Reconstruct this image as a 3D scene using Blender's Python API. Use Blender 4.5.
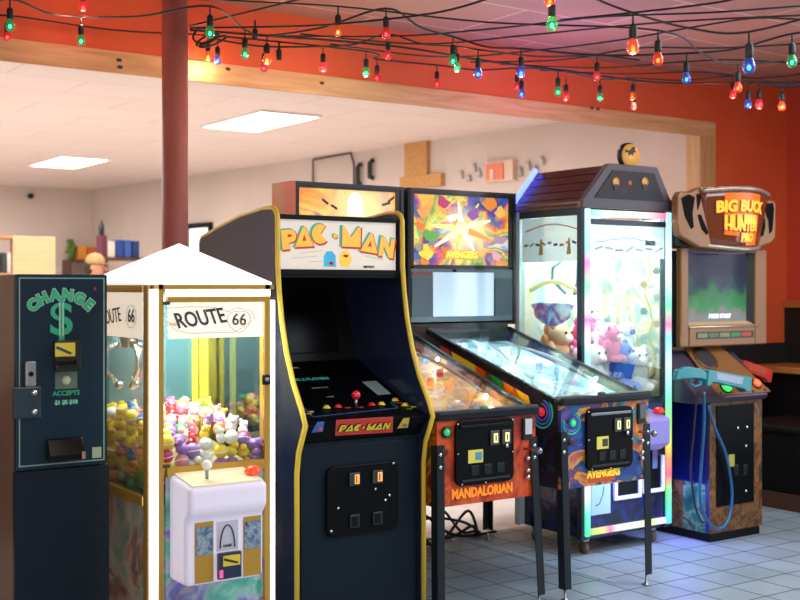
import bpy, bmesh, math, random
from mathutils import Vector, Matrix
random.seed(7)
S = bpy.context.scene
for o in list(bpy.data.objects): bpy.data.objects.remove(o)
COL = S.collection
PI = math.pi
# ------------------------------------------------------------------ camera
FOC, HOR, EYE = 1170.0, 287.0, 1.46
_a = math.atan(1700/FOC)
FX, FY = math.cos(_a), math.sin(_a); RX, RY = FY, -FX
cam = bpy.data.cameras.new('camera'); camo = bpy.data.objects.new('camera', cam); COL.objects.link(camo)
camo.location = (0, 0, EYE); camo.rotation_euler = (PI/2, 0, -(PI/2-_a))
cam.sensor_width = 36; cam.lens = FOC/800*36; cam.shift_y = (HOR-300)/800
cam.clip_start = 0.05; cam.clip_end = 100
cam.dof.use_dof = True; cam.dof.focus_distance = 5.0; cam.dof.aperture_fstop = 3.2
S.camera = camo
S.view_settings.view_transform = 'Standard'; S.view_settings.look = 'None'
S.view_settings.exposure = 0.0; S.view_settings.gamma = 1.0; S.view_settings.use_curve_mapping = False
W = bpy.data.worlds.new('world'); S.world = W; W.use_nodes = True
W.node_tree.nodes['Background'].inputs[0].default_value = (0.8, 0.85, 1, 1)
W.node_tree.nodes['Background'].inputs[1].default_value = 0.3

def area(name, loc, rot, sx, sy, power, col):
    l = bpy.data.lights.new(name, 'AREA'); l.shape = 'RECTANGLE'; l.size = sx; l.size_y = sy; l.energy = power; l.color = col
    o = bpy.data.objects.new(name, l); o.location = loc; o.rotation_euler = rot; COL.objects.link(o); return o
# daylight through the shop window in the right wall
area('daylight_right', (7.55, 1.8, 1.6), (0, PI/2, 0), 2.2, 3.1, 65, (0.84, 0.92, 1.0))
area('front_fill', (-.6, -3.85, 1.7), (PI/2, 0, 0), 4.0, 1.9, 120, (1.0, 0.95, 0.9))  # fill lamp added to brighten the orange wall and the ceiling
# lit ceiling fittings of the arcade room, ahead of and beside the camera
area('room_lamp_right', (5.3, 1.9, 2.9), (0, 0, 0), 2.6, 2.6, 165, (.78, .92, 1.0))

def at(u, v, y):
    "point of the plane y that the photograph shows at u, v"
    t = (u-400)/FOC; D = y/(FY+RY*t)
    return Vector(((FX+RX*t)*D, y, EYE-(v-HOR)/FOC*D))
def atd(u, v, D):
    t = (u-400)/FOC
    return Vector(((FX+RX*t)*D, (FY+RY*t)*D, EYE-(v-HOR)/FOC*D))

# ------------------------------------------------------------------ materials
def lin(c):
    if isinstance(c, str):
        c = c.lstrip('#'); c = [int(c[i:i+2], 16)/255 for i in (0, 2, 4)]
    return tuple(x/12.92 if x <= .04045 else ((x+.055)/1.055)**2.4 for x in c)+(1,)
MC = {}
def mat(c, rough=.5, metal=0, emit=0, ecol=None, coat=0, alpha=None, spec=.5, name=None):
    k = (c, rough, metal, emit, ecol, coat, spec)
    if k in MC: return MC[k]
    m = bpy.data.materials.new(name or 'paint'); m.use_nodes = True
    b = m.node_tree.nodes['Principled BSDF']
    b.inputs['Base Color'].default_value = lin(c); b.inputs['Roughness'].default_value = rough
    b.inputs['Metallic'].default_value = metal; b.inputs['Coat Weight'].default_value = coat
    b.inputs['Coat Roughness'].default_value = .05
    b.inputs['Specular IOR Level'].default_value = spec
    if emit:
        b.inputs['Emission Color'].default_value = lin(ecol or c); b.inputs['Emission Strength'].default_value = emit
    # every surface carries a little procedural unevenness in its gloss
    if not emit:
        nt = m.node_tree; tc = nt.nodes.new('ShaderNodeTexCoord'); n = nt.nodes.new('ShaderNodeTexNoise'); n.inputs['Scale'].default_value = 9
        mr = nt.nodes.new('ShaderNodeMapRange'); mr.inputs['To Min'].default_value = max(0, rough-.05); mr.inputs['To Max'].default_value = min(1, rough+.08)
        nt.links.new(tc.outputs['Object'], n.inputs['Vector']); nt.links.new(n.outputs[0], mr.inputs['Value']); nt.links.new(mr.outputs[0], b.inputs['Roughness'])
    MC[k] = m; return m
def nodes(name):
    m = bpy.data.materials.new(name); m.use_nodes = True; nt = m.node_tree
    return m, nt, nt.nodes['Principled BSDF'], nt.nodes.new('ShaderNodeTexCoord')
def ramp(nt, stops, interp='LINEAR'):
    r = nt.nodes.new('ShaderNodeValToRGB'); r.color_ramp.interpolation = interp; e = r.color_ramp.elements
    while len(e) < len(stops): e.new(.5)
    for i, (p, c) in enumerate(stops): e[i].position = p; e[i].color = lin(c)
    return r
def glassmat(name, tint='#ffffff', refl=.08, rough=.0, top=.75):
    m = bpy.data.materials.new(name); m.use_nodes = True; nt = m.node_tree
    for n in list(nt.nodes): nt.nodes.remove(n)
    out = nt.nodes.new('ShaderNodeOutputMaterial'); mix = nt.nodes.new('ShaderNodeMixShader')
    tr = nt.nodes.new('ShaderNodeBsdfTransparent'); tr.inputs[0].default_value = lin(tint)
    gl = nt.nodes.new('ShaderNodeBsdfGlossy'); gl.inputs['Roughness'].default_value = rough
    lw = nt.nodes.new('ShaderNodeLayerWeight'); lw.inputs[0].default_value = .25
    mr = nt.nodes.new('ShaderNodeMapRange'); mr.inputs['To Min'].default_value = refl; mr.inputs['To Max'].default_value = top
    nt.links.new(lw.outputs['Fresnel'], mr.inputs['Value']); nt.links.new(mr.outputs[0], mix.inputs[0])
    nt.links.new(tr.outputs[0], mix.inputs[1]); nt.links.new(gl.outputs[0], mix.inputs[2]); nt.links.new(mix.outputs[0], out.inputs[0])
    return m
def artmat(name, stops, scale=6, dist=2.0, emit=0, rough=.3, interp='LINEAR', vor=True, coat=.3, glow=None, seed=0):
    "printed artwork: swirling colour patches; glow = (centre x, z, radius, colour) is a burst in the print"
    m, nt, b, tc = nodes(name)
    mp = nt.nodes.new('ShaderNodeMapping'); mp.inputs['Location'].default_value = (seed, seed*.7, seed*.3)
    nt.links.new(tc.outputs['Object'], mp.inputs[0])
    n = nt.nodes.new('ShaderNodeTexNoise'); n.inputs['Scale'].default_value = scale; n.inputs['Distortion'].default_value = dist; n.inputs['Detail'].default_value = 5
    nt.links.new(mp.outputs[0], n.inputs['Vector'])
    mr = nt.nodes.new('ShaderNodeMapRange'); mr.inputs['From Min'].default_value = .28; mr.inputs['From Max'].default_value = .72
    nt.links.new(n.outputs[0], mr.inputs['Value'])
    r = ramp(nt, stops, interp); nt.links.new(mr.outputs[0], r.inputs[0]); src = r.outputs[0]
    if vor:
        v = nt.nodes.new('ShaderNodeTexVoronoi'); v.inputs['Scale'].default_value = scale*3.2
        nt.links.new(mp.outputs[0], v.inputs['Vector'])
        sp = nt.nodes.new('ShaderNodeSeparateColor'); nt.links.new(v.outputs['Color'], sp.inputs[0])
        r2 = ramp(nt, stops, 'CONSTANT'); nt.links.new(sp.outputs[0], r2.inputs[0])
        mx = nt.nodes.new('ShaderNodeMix'); mx.data_type = 'RGBA'; mx.inputs[0].default_value = .18
        nt.links.new(src, mx.inputs[6]); nt.links.new(r2.outputs[0], mx.inputs[7]); src = mx.outputs[2]
    if glow:
        gx, gz, gr, gc = glow
        vm = nt.nodes.new('ShaderNodeVectorMath'); vm.operation = 'MULTIPLY'; vm.inputs[1].default_value = (1, 0, 1.2)
        nt.links.new(tc.outputs['Object'], vm.inputs[0])
        ds = nt.nodes.new('ShaderNodeVectorMath'); ds.operation = 'DISTANCE'; ds.inputs[1].default_value = (gx, 0, gz*1.2)
        nt.links.new(vm.outputs[0], ds.inputs[0])
        m2 = nt.nodes.new('ShaderNodeMapRange'); m2.inputs['From Max'].default_value = gr; m2.inputs['To Min'].default_value = .92; m2.inputs['To Max'].default_value = 0
        m2.interpolation_type = 'SMOOTHSTEP'
        nt.links.new(ds.outputs['Value'], m2.inputs['Value'])
        mx = nt.nodes.new('ShaderNodeMix'); mx.data_type = 'RGBA'; mx.inputs[7].default_value = lin(gc)
        nt.links.new(m2.outputs[0], mx.inputs[0]); nt.links.new(src, mx.inputs[6]); src = mx.outputs[2]
    nt.links.new(src, b.inputs['Base Color']); b.inputs['Roughness'].default_value = rough; b.inputs['Coat Weight'].default_value = coat
    if emit:
        nt.links.new(src, b.inputs['Emission Color']); b.inputs['Emission Strength'].default_value = emit
    return m
def ledmat(name, stops, z0, z1, emit, axis=2):
    m, nt, b, tc = nodes(name)
    sp = nt.nodes.new('ShaderNodeSeparateXYZ'); nt.links.new(tc.outputs['Object'], sp.inputs[0])
    mr = nt.nodes.new('ShaderNodeMapRange'); mr.inputs['From Min'].default_value = z0; mr.inputs['From Max'].default_value = z1
    nt.links.new(sp.outputs[axis], mr.inputs['Value']); r = ramp(nt, stops); nt.links.new(mr.outputs[0], r.inputs[0])
    nt.links.new(r.outputs[0], b.inputs['Emission Color']); b.inputs['Emission Strength'].default_value = emit
    b.inputs['Base Color'].default_value = (.12, .12, .12, 1)
    return m
def woodmat(name, c1, c2, rough=.5, scale=3, stretch=(1, 12, 12)):
    m, nt, b, tc = nodes(name)
    mp = nt.nodes.new('ShaderNodeMapping'); mp.inputs['Scale'].default_value = stretch; nt.links.new(tc.outputs['Object'], mp.inputs[0])
    n = nt.nodes.new('ShaderNodeTexNoise'); n.inputs['Scale'].default_value = scale; n.inputs['Detail'].default_value = 6; n.inputs['Distortion'].default_value = .6
    nt.links.new(mp.outputs[0], n.inputs['Vector']); r = ramp(nt, [(.3, c1), (.7, c2)]); nt.links.new(n.outputs[0], r.inputs[0])
    nt.links.new(r.outputs[0], b.inputs['Base Color']); b.inputs['Roughness'].default_value = rough
    return m
def wallmat(name, c1, c2, rough=.7, scale=1.5, bump=.15):
    m, nt, b, tc = nodes(name)
    n = nt.nodes.new('ShaderNodeTexNoise'); n.inputs['Scale'].default_value = scale; n.inputs['Detail'].default_value = 8
    nt.links.new(tc.outputs['Object'], n.inputs['Vector']); r = ramp(nt, [(.3, c1), (.7, c2)]); nt.links.new(n.outputs[0], r.inputs[0])
    nt.links.new(r.outputs[0], b.inputs['Base Color']); b.inputs['Roughness'].default_value = rough
    n2 = nt.nodes.new('ShaderNodeTexNoise'); n2.inputs['Scale'].default_value = 60; nt.links.new(tc.outputs['Object'], n2.inputs['Vector'])
    bp = nt.nodes.new('ShaderNodeBump'); bp.inputs['Strength'].default_value = bump; bp.inputs['Distance'].default_value = .01
    nt.links.new(n2.outputs[0], bp.inputs['Height']); nt.links.new(bp.outputs[0], b.inputs['Normal'])
    return m
def tilemat(name, c1, c2, grout, w, ox, oy, rough, mortar=.005, bump=.3):
    m, nt, b, tc = nodes(name)
    mp = nt.nodes.new('ShaderNodeMapping'); mp.inputs['Location'].default_value = (-ox, -oy, 0); nt.links.new(tc.outputs['Object'], mp.inputs[0])
    br = nt.nodes.new('ShaderNodeTexBrick'); br.offset = 0; br.squash = 1
    br.inputs['Scale'].default_value = 1; br.inputs['Brick Width'].default_value = w; br.inputs['Row Height'].default_value = w
    br.inputs['Mortar Size'].default_value = mortar; br.inputs['Mortar Smooth'].default_value = .3
    br.inputs['Color1'].default_value = lin(c1); br.inputs['Color2'].default_value = lin(c2); br.inputs['Mortar'].default_value = lin(grout)
    nt.links.new(mp.outputs[0], br.inputs['Vector'])
    n = nt.nodes.new('ShaderNodeTexNoise'); n.inputs['Scale'].default_value = 2.5; n.inputs['Detail'].default_value = 6; nt.links.new(tc.outputs['Object'], n.inputs['Vector'])
    mx = nt.nodes.new('ShaderNodeMix'); mx.data_type = 'RGBA'; mx.blend_type = 'MULTIPLY'; mx.inputs[0].default_value = .5
    r = ramp(nt, [(.3, '#b8b8b8'), (.7, '#ffffff')]); nt.links.new(n.outputs[0], r.inputs[0])
    nt.links.new(br.outputs['Color'], mx.inputs[6]); nt.links.new(r.outputs[0], mx.inputs[7]); nt.links.new(mx.outputs[2], b.inputs['Base Color'])
    mr = nt.nodes.new('ShaderNodeMapRange'); mr.inputs['To Min'].default_value = rough; mr.inputs['To Max'].default_value = .8
    nt.links.new(br.outputs['Fac'], mr.inputs['Value']); nt.links.new(mr.outputs[0], b.inputs['Roughness'])
    bp = nt.nodes.new('ShaderNodeBump'); bp.inputs['Strength'].default_value = bump; bp.inputs['Distance'].default_value = .003; bp.invert = True
    nt.links.new(br.outputs['Fac'], bp.inputs['Height']); nt.links.new(bp.outputs[0], b.inputs['Normal'])
    return m

# ------------------------------------------------------------------ mesh builder
class MB:
    def __init__(s): s.v = []; s.f = []; s.sm = []
    def add(s, vs, fs, smooth=False):
        n = len(s.v); s.v += [Vector(v) for v in vs]; s.f += [[i+n for i in f] for f in fs]; s.sm += [smooth]*len(fs); return s
    def box(s, x0, x1, y0, y1, z0, z1):
        return s.hexa([(x0,y0,z0),(x1,y0,z0),(x1,y1,z0),(x0,y1,z0),(x0,y0,z1),(x1,y0,z1),(x1,y1,z1),(x0,y1,z1)])
    def hexa(s, p): return s.add(p, [(0,3,2,1),(4,5,6,7),(0,1,5,4),(1,2,6,5),(2,3,7,6),(3,0,4,7)])
    def prism(s, poly, ax, a, b):
        n = len(poly)
        def P(q, t): return {'x': (t, q[0], q[1]), 'y': (q[0], t, q[1]), 'z': (q[0], q[1], t)}[ax]
        vs = [P(q, a) for q in poly]+[P(q, b) for q in poly]
        return s.add(vs, [list(range(n))[::-1], list(range(n, 2*n))]+[(i, (i+1) % n, (i+1) % n+n, i+n) for i in range(n)])
    def slab(s, p, t):
        "quad p (4 points) thickened by vector t"
        p = [Vector(q) for q in p]; t = Vector(t)
        return s.hexa(p+[q+t for q in p])
    def bar(s, a, b, w, h, up=(0, 0, 1)):
        a, b = Vector(a), Vector(b); d = (b-a).normalized(); u = Vector(up)
        if abs(d.dot(u)) > .95: u = Vector((0, 1, 0))
        r = d.cross(u).normalized()*w/2; q = r.cross(d).normalized()*h/2
        return s.hexa([a-r-q, a+r-q, a+r+q, a-r+q, b-r-q, b+r-q, b+r+q, b-r+q])
    def tube(s, path, r, seg=8, closed=False):
        P = [Vector(p) for p in path]; n = len(P); vs = []; up = Vector((0, 0, 1)); prev = None
        for i in range(n):
            if closed: d = P[(i+1) % n]-P[i-1]
            else: d = P[min(i+1, n-1)]-P[max(i-1, 0)]
            d.normalize()
            if prev is None:
                a = d.cross(up if abs(d.z) < .9 else Vector((1, 0, 0))).normalized()
            else:
                a = (prev-d*prev.dot(d)).normalized()
            prev = a; b = d.cross(a); rr = r[i] if isinstance(r, (list, tuple)) else r
            for k in range(seg):
                t = 2*PI*k/seg; vs.append(P[i]+(a*math.cos(t)+b*math.sin(t))*rr)
        fs = []
        for i in range(n if closed else n-1):
            for k in range(seg):
                j = (i+1) % n; fs.append((i*seg+k, i*seg+(k+1) % seg, j*seg+(k+1) % seg, j*seg+k))
        if not closed: fs += [list(range(seg))[::-1], [(n-1)*seg+k for k in range(seg)]]
        return s.add(vs, fs, True)
    def cyl(s, a, b, r, seg=20): return s.tube([a, b], r, seg)
    def ball(s, c, r, sc=(1, 1, 1), seg=14, rings=9, rot=None):
        c = Vector(c); vs = []; fs = []
        for i in range(rings+1):
            th = PI*i/rings
            for k in range(seg):
                ph = 2*PI*k/seg; q = Vector((math.sin(th)*math.cos(ph)*sc[0]*r, math.sin(th)*math.sin(ph)*sc[1]*r, math.cos(th)*sc[2]*r))
                if rot: q = rot @ q
                vs.append(c+q)
        for i in range(rings):
            for k in range(seg): fs.append((i*seg+k, (i+1)*seg+k, (i+1)*seg+(k+1) % seg, i*seg+(k+1) % seg))
        return s.add(vs, fs, True)
    def lathe(s, prof, c, ax=(0, 0, 1), seg=16):
        c = Vector(c); ax = Vector(ax).normalized(); a = ax.cross(Vector((1, 0, 0)) if abs(ax.x) < .9 else Vector((0, 1, 0))).normalized(); b = ax.cross(a); n = len(prof)
        vs = [c+ax*h+(a*math.cos(2*PI*k/seg)+b*math.sin(2*PI*k/seg))*r for r, h in prof for k in range(seg)]
        fs = [(i*seg+k, i*seg+(k+1) % seg, (i+1)*seg+(k+1) % seg, (i+1)*seg+k) for i in range(n-1) for k in range(seg)]
        fs += [list(range(seg))[::-1], [(n-1)*seg+k for k in range(seg)]]
        return s.add(vs, fs, True)
    def build(s, name, m, parent=None, bevel=0, loc=None, seg=2, subsurf=0):
        me = bpy.data.meshes.new(name)
        org = Vector((0, 0, 0))
        q = parent
        while q is not None: org = org+q.location; q = q.parent
        if loc is not None: own = Vector(loc)-org
        else: own = Vector((0, 0, 0))
        base = org+own
        me.from_pydata([v-base for v in s.v], [], s.f); me.update()
        bm = bmesh.new(); bm.from_mesh(me); bmesh.ops.remove_doubles(bm, verts=bm.verts, dist=1e-6)
        bmesh.ops.recalc_face_normals(bm, faces=bm.faces)
        bm.to_mesh(me); bm.free()
        if len(me.polygons) == len(s.sm):
            for i, p in enumerate(me.polygons): p.use_smooth = s.sm[i]
        else:
            for p in me.polygons: p.use_smooth = any(s.sm)
        if m: me.materials.append(m)
        o = bpy.data.objects.new(name, me); COL.objects.link(o); o.location = own
        if parent is not None: o.parent = parent
        if bevel:
            b = o.modifiers.new('bevel', 'BEVEL'); b.width = bevel; b.segments = seg; b.limit_method = 'ANGLE'; b.angle_limit = .6
        if subsurf:
            b = o.modifiers.new('subdivision', 'SUBSURF'); b.levels = subsurf; b.render_levels = subsurf
        return o
def rrect(x0, x1, z0, z1, r, n=5):
    out = []
    for cx, cz, a0 in ((x1-r, z1-r, 0), (x0+r, z1-r, 90), (x0+r, z0+r, 180), (x1-r, z0+r, 270)):
        out += [(cx+r*math.cos(math.radians(a0+90*i/n)), cz+r*math.sin(math.radians(a0+90*i/n))) for i in range(n+1)]
    return out
def tag(o, label, cat, group=None, kind=None):
    o['label'] = label; o['category'] = cat
    if group: o['group'] = group
    if kind: o['kind'] = kind
    return o
def thing(name, label, cat, loc, group=None):
    o = bpy.data.objects.new(name, None); o.location = loc; o.empty_display_size = .1; COL.objects.link(o)
    return tag(o, label, cat, group)
def struct(o, label=None):
    o['kind'] = 'structure'
    if label: o['label'] = label
    return o
def copy_tree(o, parent=None):
    c = o.copy(); COL.objects.link(c)
    if parent is not None: c.parent = parent
    for ch in o.children: copy_tree(ch, c)
    return c
def textmesh(txt, c, size, depth=.002, face='-y', bold=0, rot=0, sx=1, shear=0):
    "letters as mesh data, centred on c, facing -y (or -x, or up along the slope given as an angle)"
    cu = bpy.data.curves.new('lettering', 'FONT'); cu.body = txt; cu.size = size; cu.extrude = depth/2; cu.offset = bold
    cu.align_x = 'CENTER'; cu.align_y = 'CENTER'; cu.resolution_u = 3; cu.shear = shear
    o = bpy.data.objects.new('lettering', cu); COL.objects.link(o)
    bpy.context.view_layer.update()
    me = bpy.data.meshes.new_from_object(o.evaluated_get(bpy.context.evaluated_depsgraph_get()))
    bpy.data.objects.remove(o)
    M = Matrix.Rotation(rot, 4, 'Z') @ Matrix.Diagonal((sx, 1, 1, 1))
    if face == '-y': M = Matrix.Rotation(PI/2, 4, 'X') @ M
    elif face == '-x': M = Matrix.Rotation(-PI/2, 4, 'Z') @ Matrix.Rotation(PI/2, 4, 'X') @ M
    else: M = Matrix.Rotation(face, 4, 'X') @ M
    vs = [Vector(c)+(M @ v.co) for v in me.vertices]; fs = [list(p.vertices) for p in me.polygons]
    bpy.data.meshes.remove(me)
    return vs, fs
def text(name, m, parent, *a, **k):
    vs, fs = textmesh(*a, **k); b = MB(); b.add(vs, fs); return b.build(name, m, parent)

BLACK = mat('#0b0d10', .4, spec=.2); BLACKG = mat('#07090c', .15, spec=.35); DKBLUE = mat('#0a1a2c', .35, spec=.3); CHROME = mat('#d8dce0', .12, 1)
STEEL = mat('#9aa0a6', .3, 1); RUBBER = mat('#101010', .8); WHITEP = mat('#f0f0ee', .35); YELLOW = mat('#e3c23c', .35); RED = mat('#d8242a', .25, coat=.5)
GLASS = glassmat('clear_glass', '#f4fbfa', .015, top=.5)

# ================================================================== SETTING
ORANGE = wallmat('orange_paint', '#d6562a', '#de6032', .6)
REDW = wallmat('red_paint', '#c8482c', '#d05032', .6)
CREAM = wallmat('cream_paint', '#d6c8be', '#ddcfc6', .8)
DARKW = wallmat('dark_wainscot', '#0c090a', '#120e0f', .8)
FTILE = tilemat('quarry_tile', '#9aa9b2', '#a6b3ba', '#42525a', .2245, 4.553, 4.02, .33)
BTILE = tilemat('white_floor', '#f4f2f0', '#f8f6f4', '#e0dcd8', .4, 0, 0, .25)
RW = 7.65      # right wall
struct(MB().box(-3, RW, -4, 5.45, -.1, 0).build('floor', FTILE), 'grey blue square tiled floor of the arcade room')
struct(MB().box(-3, RW+.4, 5.45, 19, -.1, 0).build('floor', BTILE), 'white floor of the back room')
# ceiling: front room boards, back room pale tiles
def ceilmat(name, c1, c2, seam, w, h, off=.5):
    m, nt, b, tc = nodes(name)
    br = nt.nodes.new('ShaderNodeTexBrick'); br.offset = off; br.inputs['Scale'].default_value = 1
    br.inputs['Brick Width'].default_value = w; br.inputs['Row Height'].default_value = h; br.inputs['Mortar Size'].default_value = .008
    br.inputs['Color1'].default_value = lin(c1); br.inputs['Color2'].default_value = lin(c2); br.inputs['Mortar'].default_value = lin(seam)
    nt.links.new(tc.outputs['Object'], br.inputs['Vector']); nt.links.new(br.outputs['Color'], b.inputs['Base Color']); b.inputs['Roughness'].default_value = .7
    return m
CF = ceilmat('stained_ceiling_board', '#a87c6a', '#b48674', '#d2b4a6', 1.22, .62)
CB = ceilmat('pale_ceiling_tile', '#e6d2c8', '#e9d6cc', '#d6beb2', 1.22, .61)
struct(MB().box(-3, RW, -4, 5.92, 3.0, 3.1).build('ceiling', CF), 'dusky pink boarded ceiling of the arcade room')
struct(MB().box(-3, RW+.4, 5.92, 19, 3.0, 3.1).build('ceiling', CB), 'pale tiled ceiling of the back room')
YW = 5.8
w = MB().box(-3, 6.80, YW, YW+.12, 2.66, 3.0).box(6.80, RW, YW, YW+.12, 0, 3.0)
struct(w.build('wall_back', ORANGE), 'orange wall around the wide opening')
struct(MB().box(RW, RW+.1, -4, YW+.12, 0, 3.0).build('wall_right', REDW), 'red side wall')
struct(MB().box(-3.1, -3, -4, 19, 0, 3.0).build('wall_left', CREAM))
struct(MB().box(-3, RW, -4.1, -4, 0, 3.0).build('wall_front', CREAM))
# back room
a, b_ = Vector((7.62, 5.92, 0)), Vector((6.50, 18.05, 0))
def brw(u, v):
    "point on the slanting right wall of the back room seen at u, v"
    t = (u-400)/FOC; dx, dy = FX+RX*t, FY+RY*t; ex, ey = b_.x-a.x, b_.y-a.y
    D = (a.x*ey-a.y*ex)/(dx*ey-dy*ex)
    return Vector((dx*D, dy*D, EYE-(v-HOR)/FOC*D))
wdir = (b_-a).normalized(); wn = Vector((wdir.y, -wdir.x, 0))      # out of the back room
if wn.x < 0: wn = -wn
struct(MB().hexa([a, b_, b_+wn*.1, a+wn*.1]+[q+Vector((0, 0, 3)) for q in (a, b_, b_+wn*.1, a+wn*.1)]).build('wall_right', CREAM), 'cream right wall of the back room')
struct(MB().box(-3, 6.8, 18.05, 18.15, 0, 3).build('wall_back', CREAM), 'cream far wall of the back room')
struct(MB().box(-3, 6.63, YW+.01, YW+.11, .15, 1.0).build('wall_back', DARKW), 'added dark half wall under the opening, raised off the floor')  # unseen wall, added to keep back room light off the arcade floor
# wooden trim of the opening
PINE = woodmat('pine_trim', '#c99660', '#e0b482', .5, 2.5)
PINEV = woodmat('pine_post', '#b98a58', '#cfa070', .5, 2.5, (12, 12, 1))
struct(MB().box(-3, 6.80, YW-.022, YW, 2.56, 2.673).build('trim_1', PINE, bevel=.003), 'pine board along the top of the opening')
struct(MB().box(-3, 6.64, YW, YW+.12, 2.645, 2.66).build('trim_2', PINE), 'pine underside of the opening')
struct(MB().box(6.63, 6.80, YW-.022, YW, 0, 2.56).build('trim_3', PINEV, bevel=.003), 'pine post at the right of the opening')
struct(MB().box(6.64, 6.655, YW, YW+.12, 0, 2.645).build('trim_4', PINEV), 'pine jamb inside the opening')
KN = mat('#4a2a18', .6)
for i, (u, v) in enumerate([(119, 60), (120, 67), (228, 69), (322, 83), (592, 108), (598, 109)]):
    p = at(u, v, YW-.022); MB().ball((p.x, YW-.022, p.z), .012, (1.4, .12, .8)).build('wood_knot', KN, None)
for o in [x for x in bpy.data.objects if x.name.startswith('wood_knot')]: struct(o)
# dark wainscot with a wooden cap on the right
struct(MB().box(6.83, RW, YW-.03, YW, 0, 1.03).build('trim_5', DARKW), 'black wainscot under the orange wall')
struct(MB().box(RW-.03, RW, -4, YW, 0, 1.30).build('trim_6', DARKW), 'black wainscot of the right wall')
WCAP = woodmat('varnished_oak', '#a8642c', '#c07c3c', .35, 3, (12, 1, 12))
struct(MB().box(RW-.05, RW, -4, YW, 1.30, 1.355).build('trim_7', WCAP, bevel=.004), 'varnished wooden rail on top of the wainscot')
# window frame right of the camera, and one added around the front fill
WF = mat('#202428', .4)
def window(n, axis, c, a0, a1, z0, z1):
    m = MB(); k = 3
    for i in range(k+1):
        t = a0+(a1-a0)*i/k
        if axis == 'x': m.box(c-.03, c+.02, t-.03, t+.03, z0, z1)
        else: m.box(t-.03, t+.03, c-.02, c+.03, z0, z1)
    for z in (z0, z1):
        if axis == 'x': m.box(c-.03, c+.02, a0, a1, z-.04, z+.04)
        else: m.box(a0, a1, c-.02, c+.03, z-.04, z+.04)
    return struct(m.build('window_%d' % n, WF))
window(1, 'x', 7.52, .2, 3.4, .45, 2.75); window(2, 'y', -3.8, -2.65, 1.45, .7, 2.7)

# ------------------------------------------------------------------ back room lights and contents
PANEL = mat('#ffffff', .4, emit=9, ecol='#fff6ec', name='ceiling_panel_light')
def ceil_light(cx, cy, label, grp=None, w=.62, l=1.24):
    t = thing('ceiling_light', label, 'ceiling light', (cx, cy, 2.97), 'back room ceiling lights')
    m = MB(); x0, x1, y0, y1 = cx-w/2, cx+w/2, cy-l/2, cy+l/2
    m.box(x0, x1, y0, y0+.02, 2.978, 3).box(x0, x1, y1-.02, y1, 2.978, 3).box(x0, x0+.02, y0+.02, y1-.02, 2.978, 3).box(x1-.02, x1, y0+.02, y1-.02, 2.978, 3)
    m.build('frame', mat('#f2ece6', .5), t)
    MB().box(x0+.02, x1-.02, y0+.02, y1-.02, 2.984, 2.995).build('diffuser', PANEL, t)
ceil_light(5.06, 9.65, 'bright ceiling light panel right of the red brown pole, the nearer of the two')
ceil_light(4.79, 14.14, 'bright ceiling light panel left of the red brown pole, the farther one')
for cx, cy in ((1.2, 9.65), (1.2, 14.14), (-1.6, 9.65)):
    ceil_light(cx, cy, 'bright ceiling light panel out to the left of the back room')
area('panel_glow', (3.0, 9.5, 2.9), (0, 0, 0), 5, 5, 260, (1, .95, .92))
area('panel_glow_far', (3.0, 15, 2.9), (0, 0, 0), 5, 4, 120, (1, .95, .92))
# added fill light under the arcade room ceiling
area('room_fill', (1.6, 1.2, 2.92), (0, 0, 0), 1.2, 2.4, 30, (1, .94, .88))

# pole
pc = atd(175, 287, 5.75)
t = thing('support_pole', 'red brown painted steel support pole from floor to ceiling behind the white crane roof', 'pole', (pc.x, pc.y, 0))
MB().cyl((pc.x, pc.y, 0.01), (pc.x, pc.y, 3.0), .064, 32).build('pole', mat('#a8645c', .45, spec=.3), t)
MB().cyl((pc.x, pc.y, 0), (pc.x, pc.y, .012), .1, 24).build('base_plate', mat('#7a4038', .4), t)

# shelves against the far wall
SHELFW = mat('#5a3a2a', .5)
def shelf_unit(name, u0, u1, y, levels, label, m=SHELFW):
    x0, x1 = at(u0, 287, y).x, at(u1, 287, y).x
    t = thing(name, label, 'shelves', ((x0+x1)/2, y, 0))
    zt = max(levels)
    MB().box(x0-.03, x0, y-.35, y, 0, zt+.02).build('side_panel', m, t); MB().box(x1, x1+.03, y-.35, y, 0, zt+.02).build('side_panel', m, t)
    for z in levels: MB().box(x0, x1, y-.35, y, z-.02, z+.02).build('shelf', m, t)
    return x0, x1
shelf_unit('shelf_unit', 64, 93, 17.95, (.5, 1.1, 1.5, 1.86), 'brown shelf unit at the far wall, standing left of the room corner')
shelf_unit('shelf_unit', 99, 143, 15.5, (.5, 1.1, 1.5, 1.84), 'brown shelf unit with blue boxes on top, right of the far room corner')
def box_item(name, x, y, z, w, d, h, c, label, cat):
    return tag(MB().box(x-w/2, x+w/2, y-d/2, y+d/2, z, z+h).build(name, mat(c, .6), loc=(x, y, z), bevel=.01), label, cat)
its = [(71, '#5b7a3a', .2, .3, 'leafy green plant at the left end of the far shelf', 'plant'),
       (80.5, '#e0953a', .13, .22, 'orange box on the far shelf beside the green plant', 'box'),
       (89.5, '#d86a2e', .13, .2, 'reddish orange box on the far shelf above the tan cap', 'box'),
       (101.5, '#6a3040', .08, .3, 'maroon box at the left end of the shelf with the blue boxes', 'box'),
       (109, '#e8ddd0', .1, .22, 'white box on the shelf left of the blue ones', 'box'),
       (117.5, '#2a4f9c', .095, .24, 'blue box, leftmost of the three blue ones on the shelf', 'box'),
       (125.5, '#3a66b4', .095, .24, 'blue box, middle of the three blue ones on the shelf', 'box'),
       (133.5, '#24427e', .095, .23, 'blue box, rightmost of the three blue ones on the shelf', 'box')]
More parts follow.
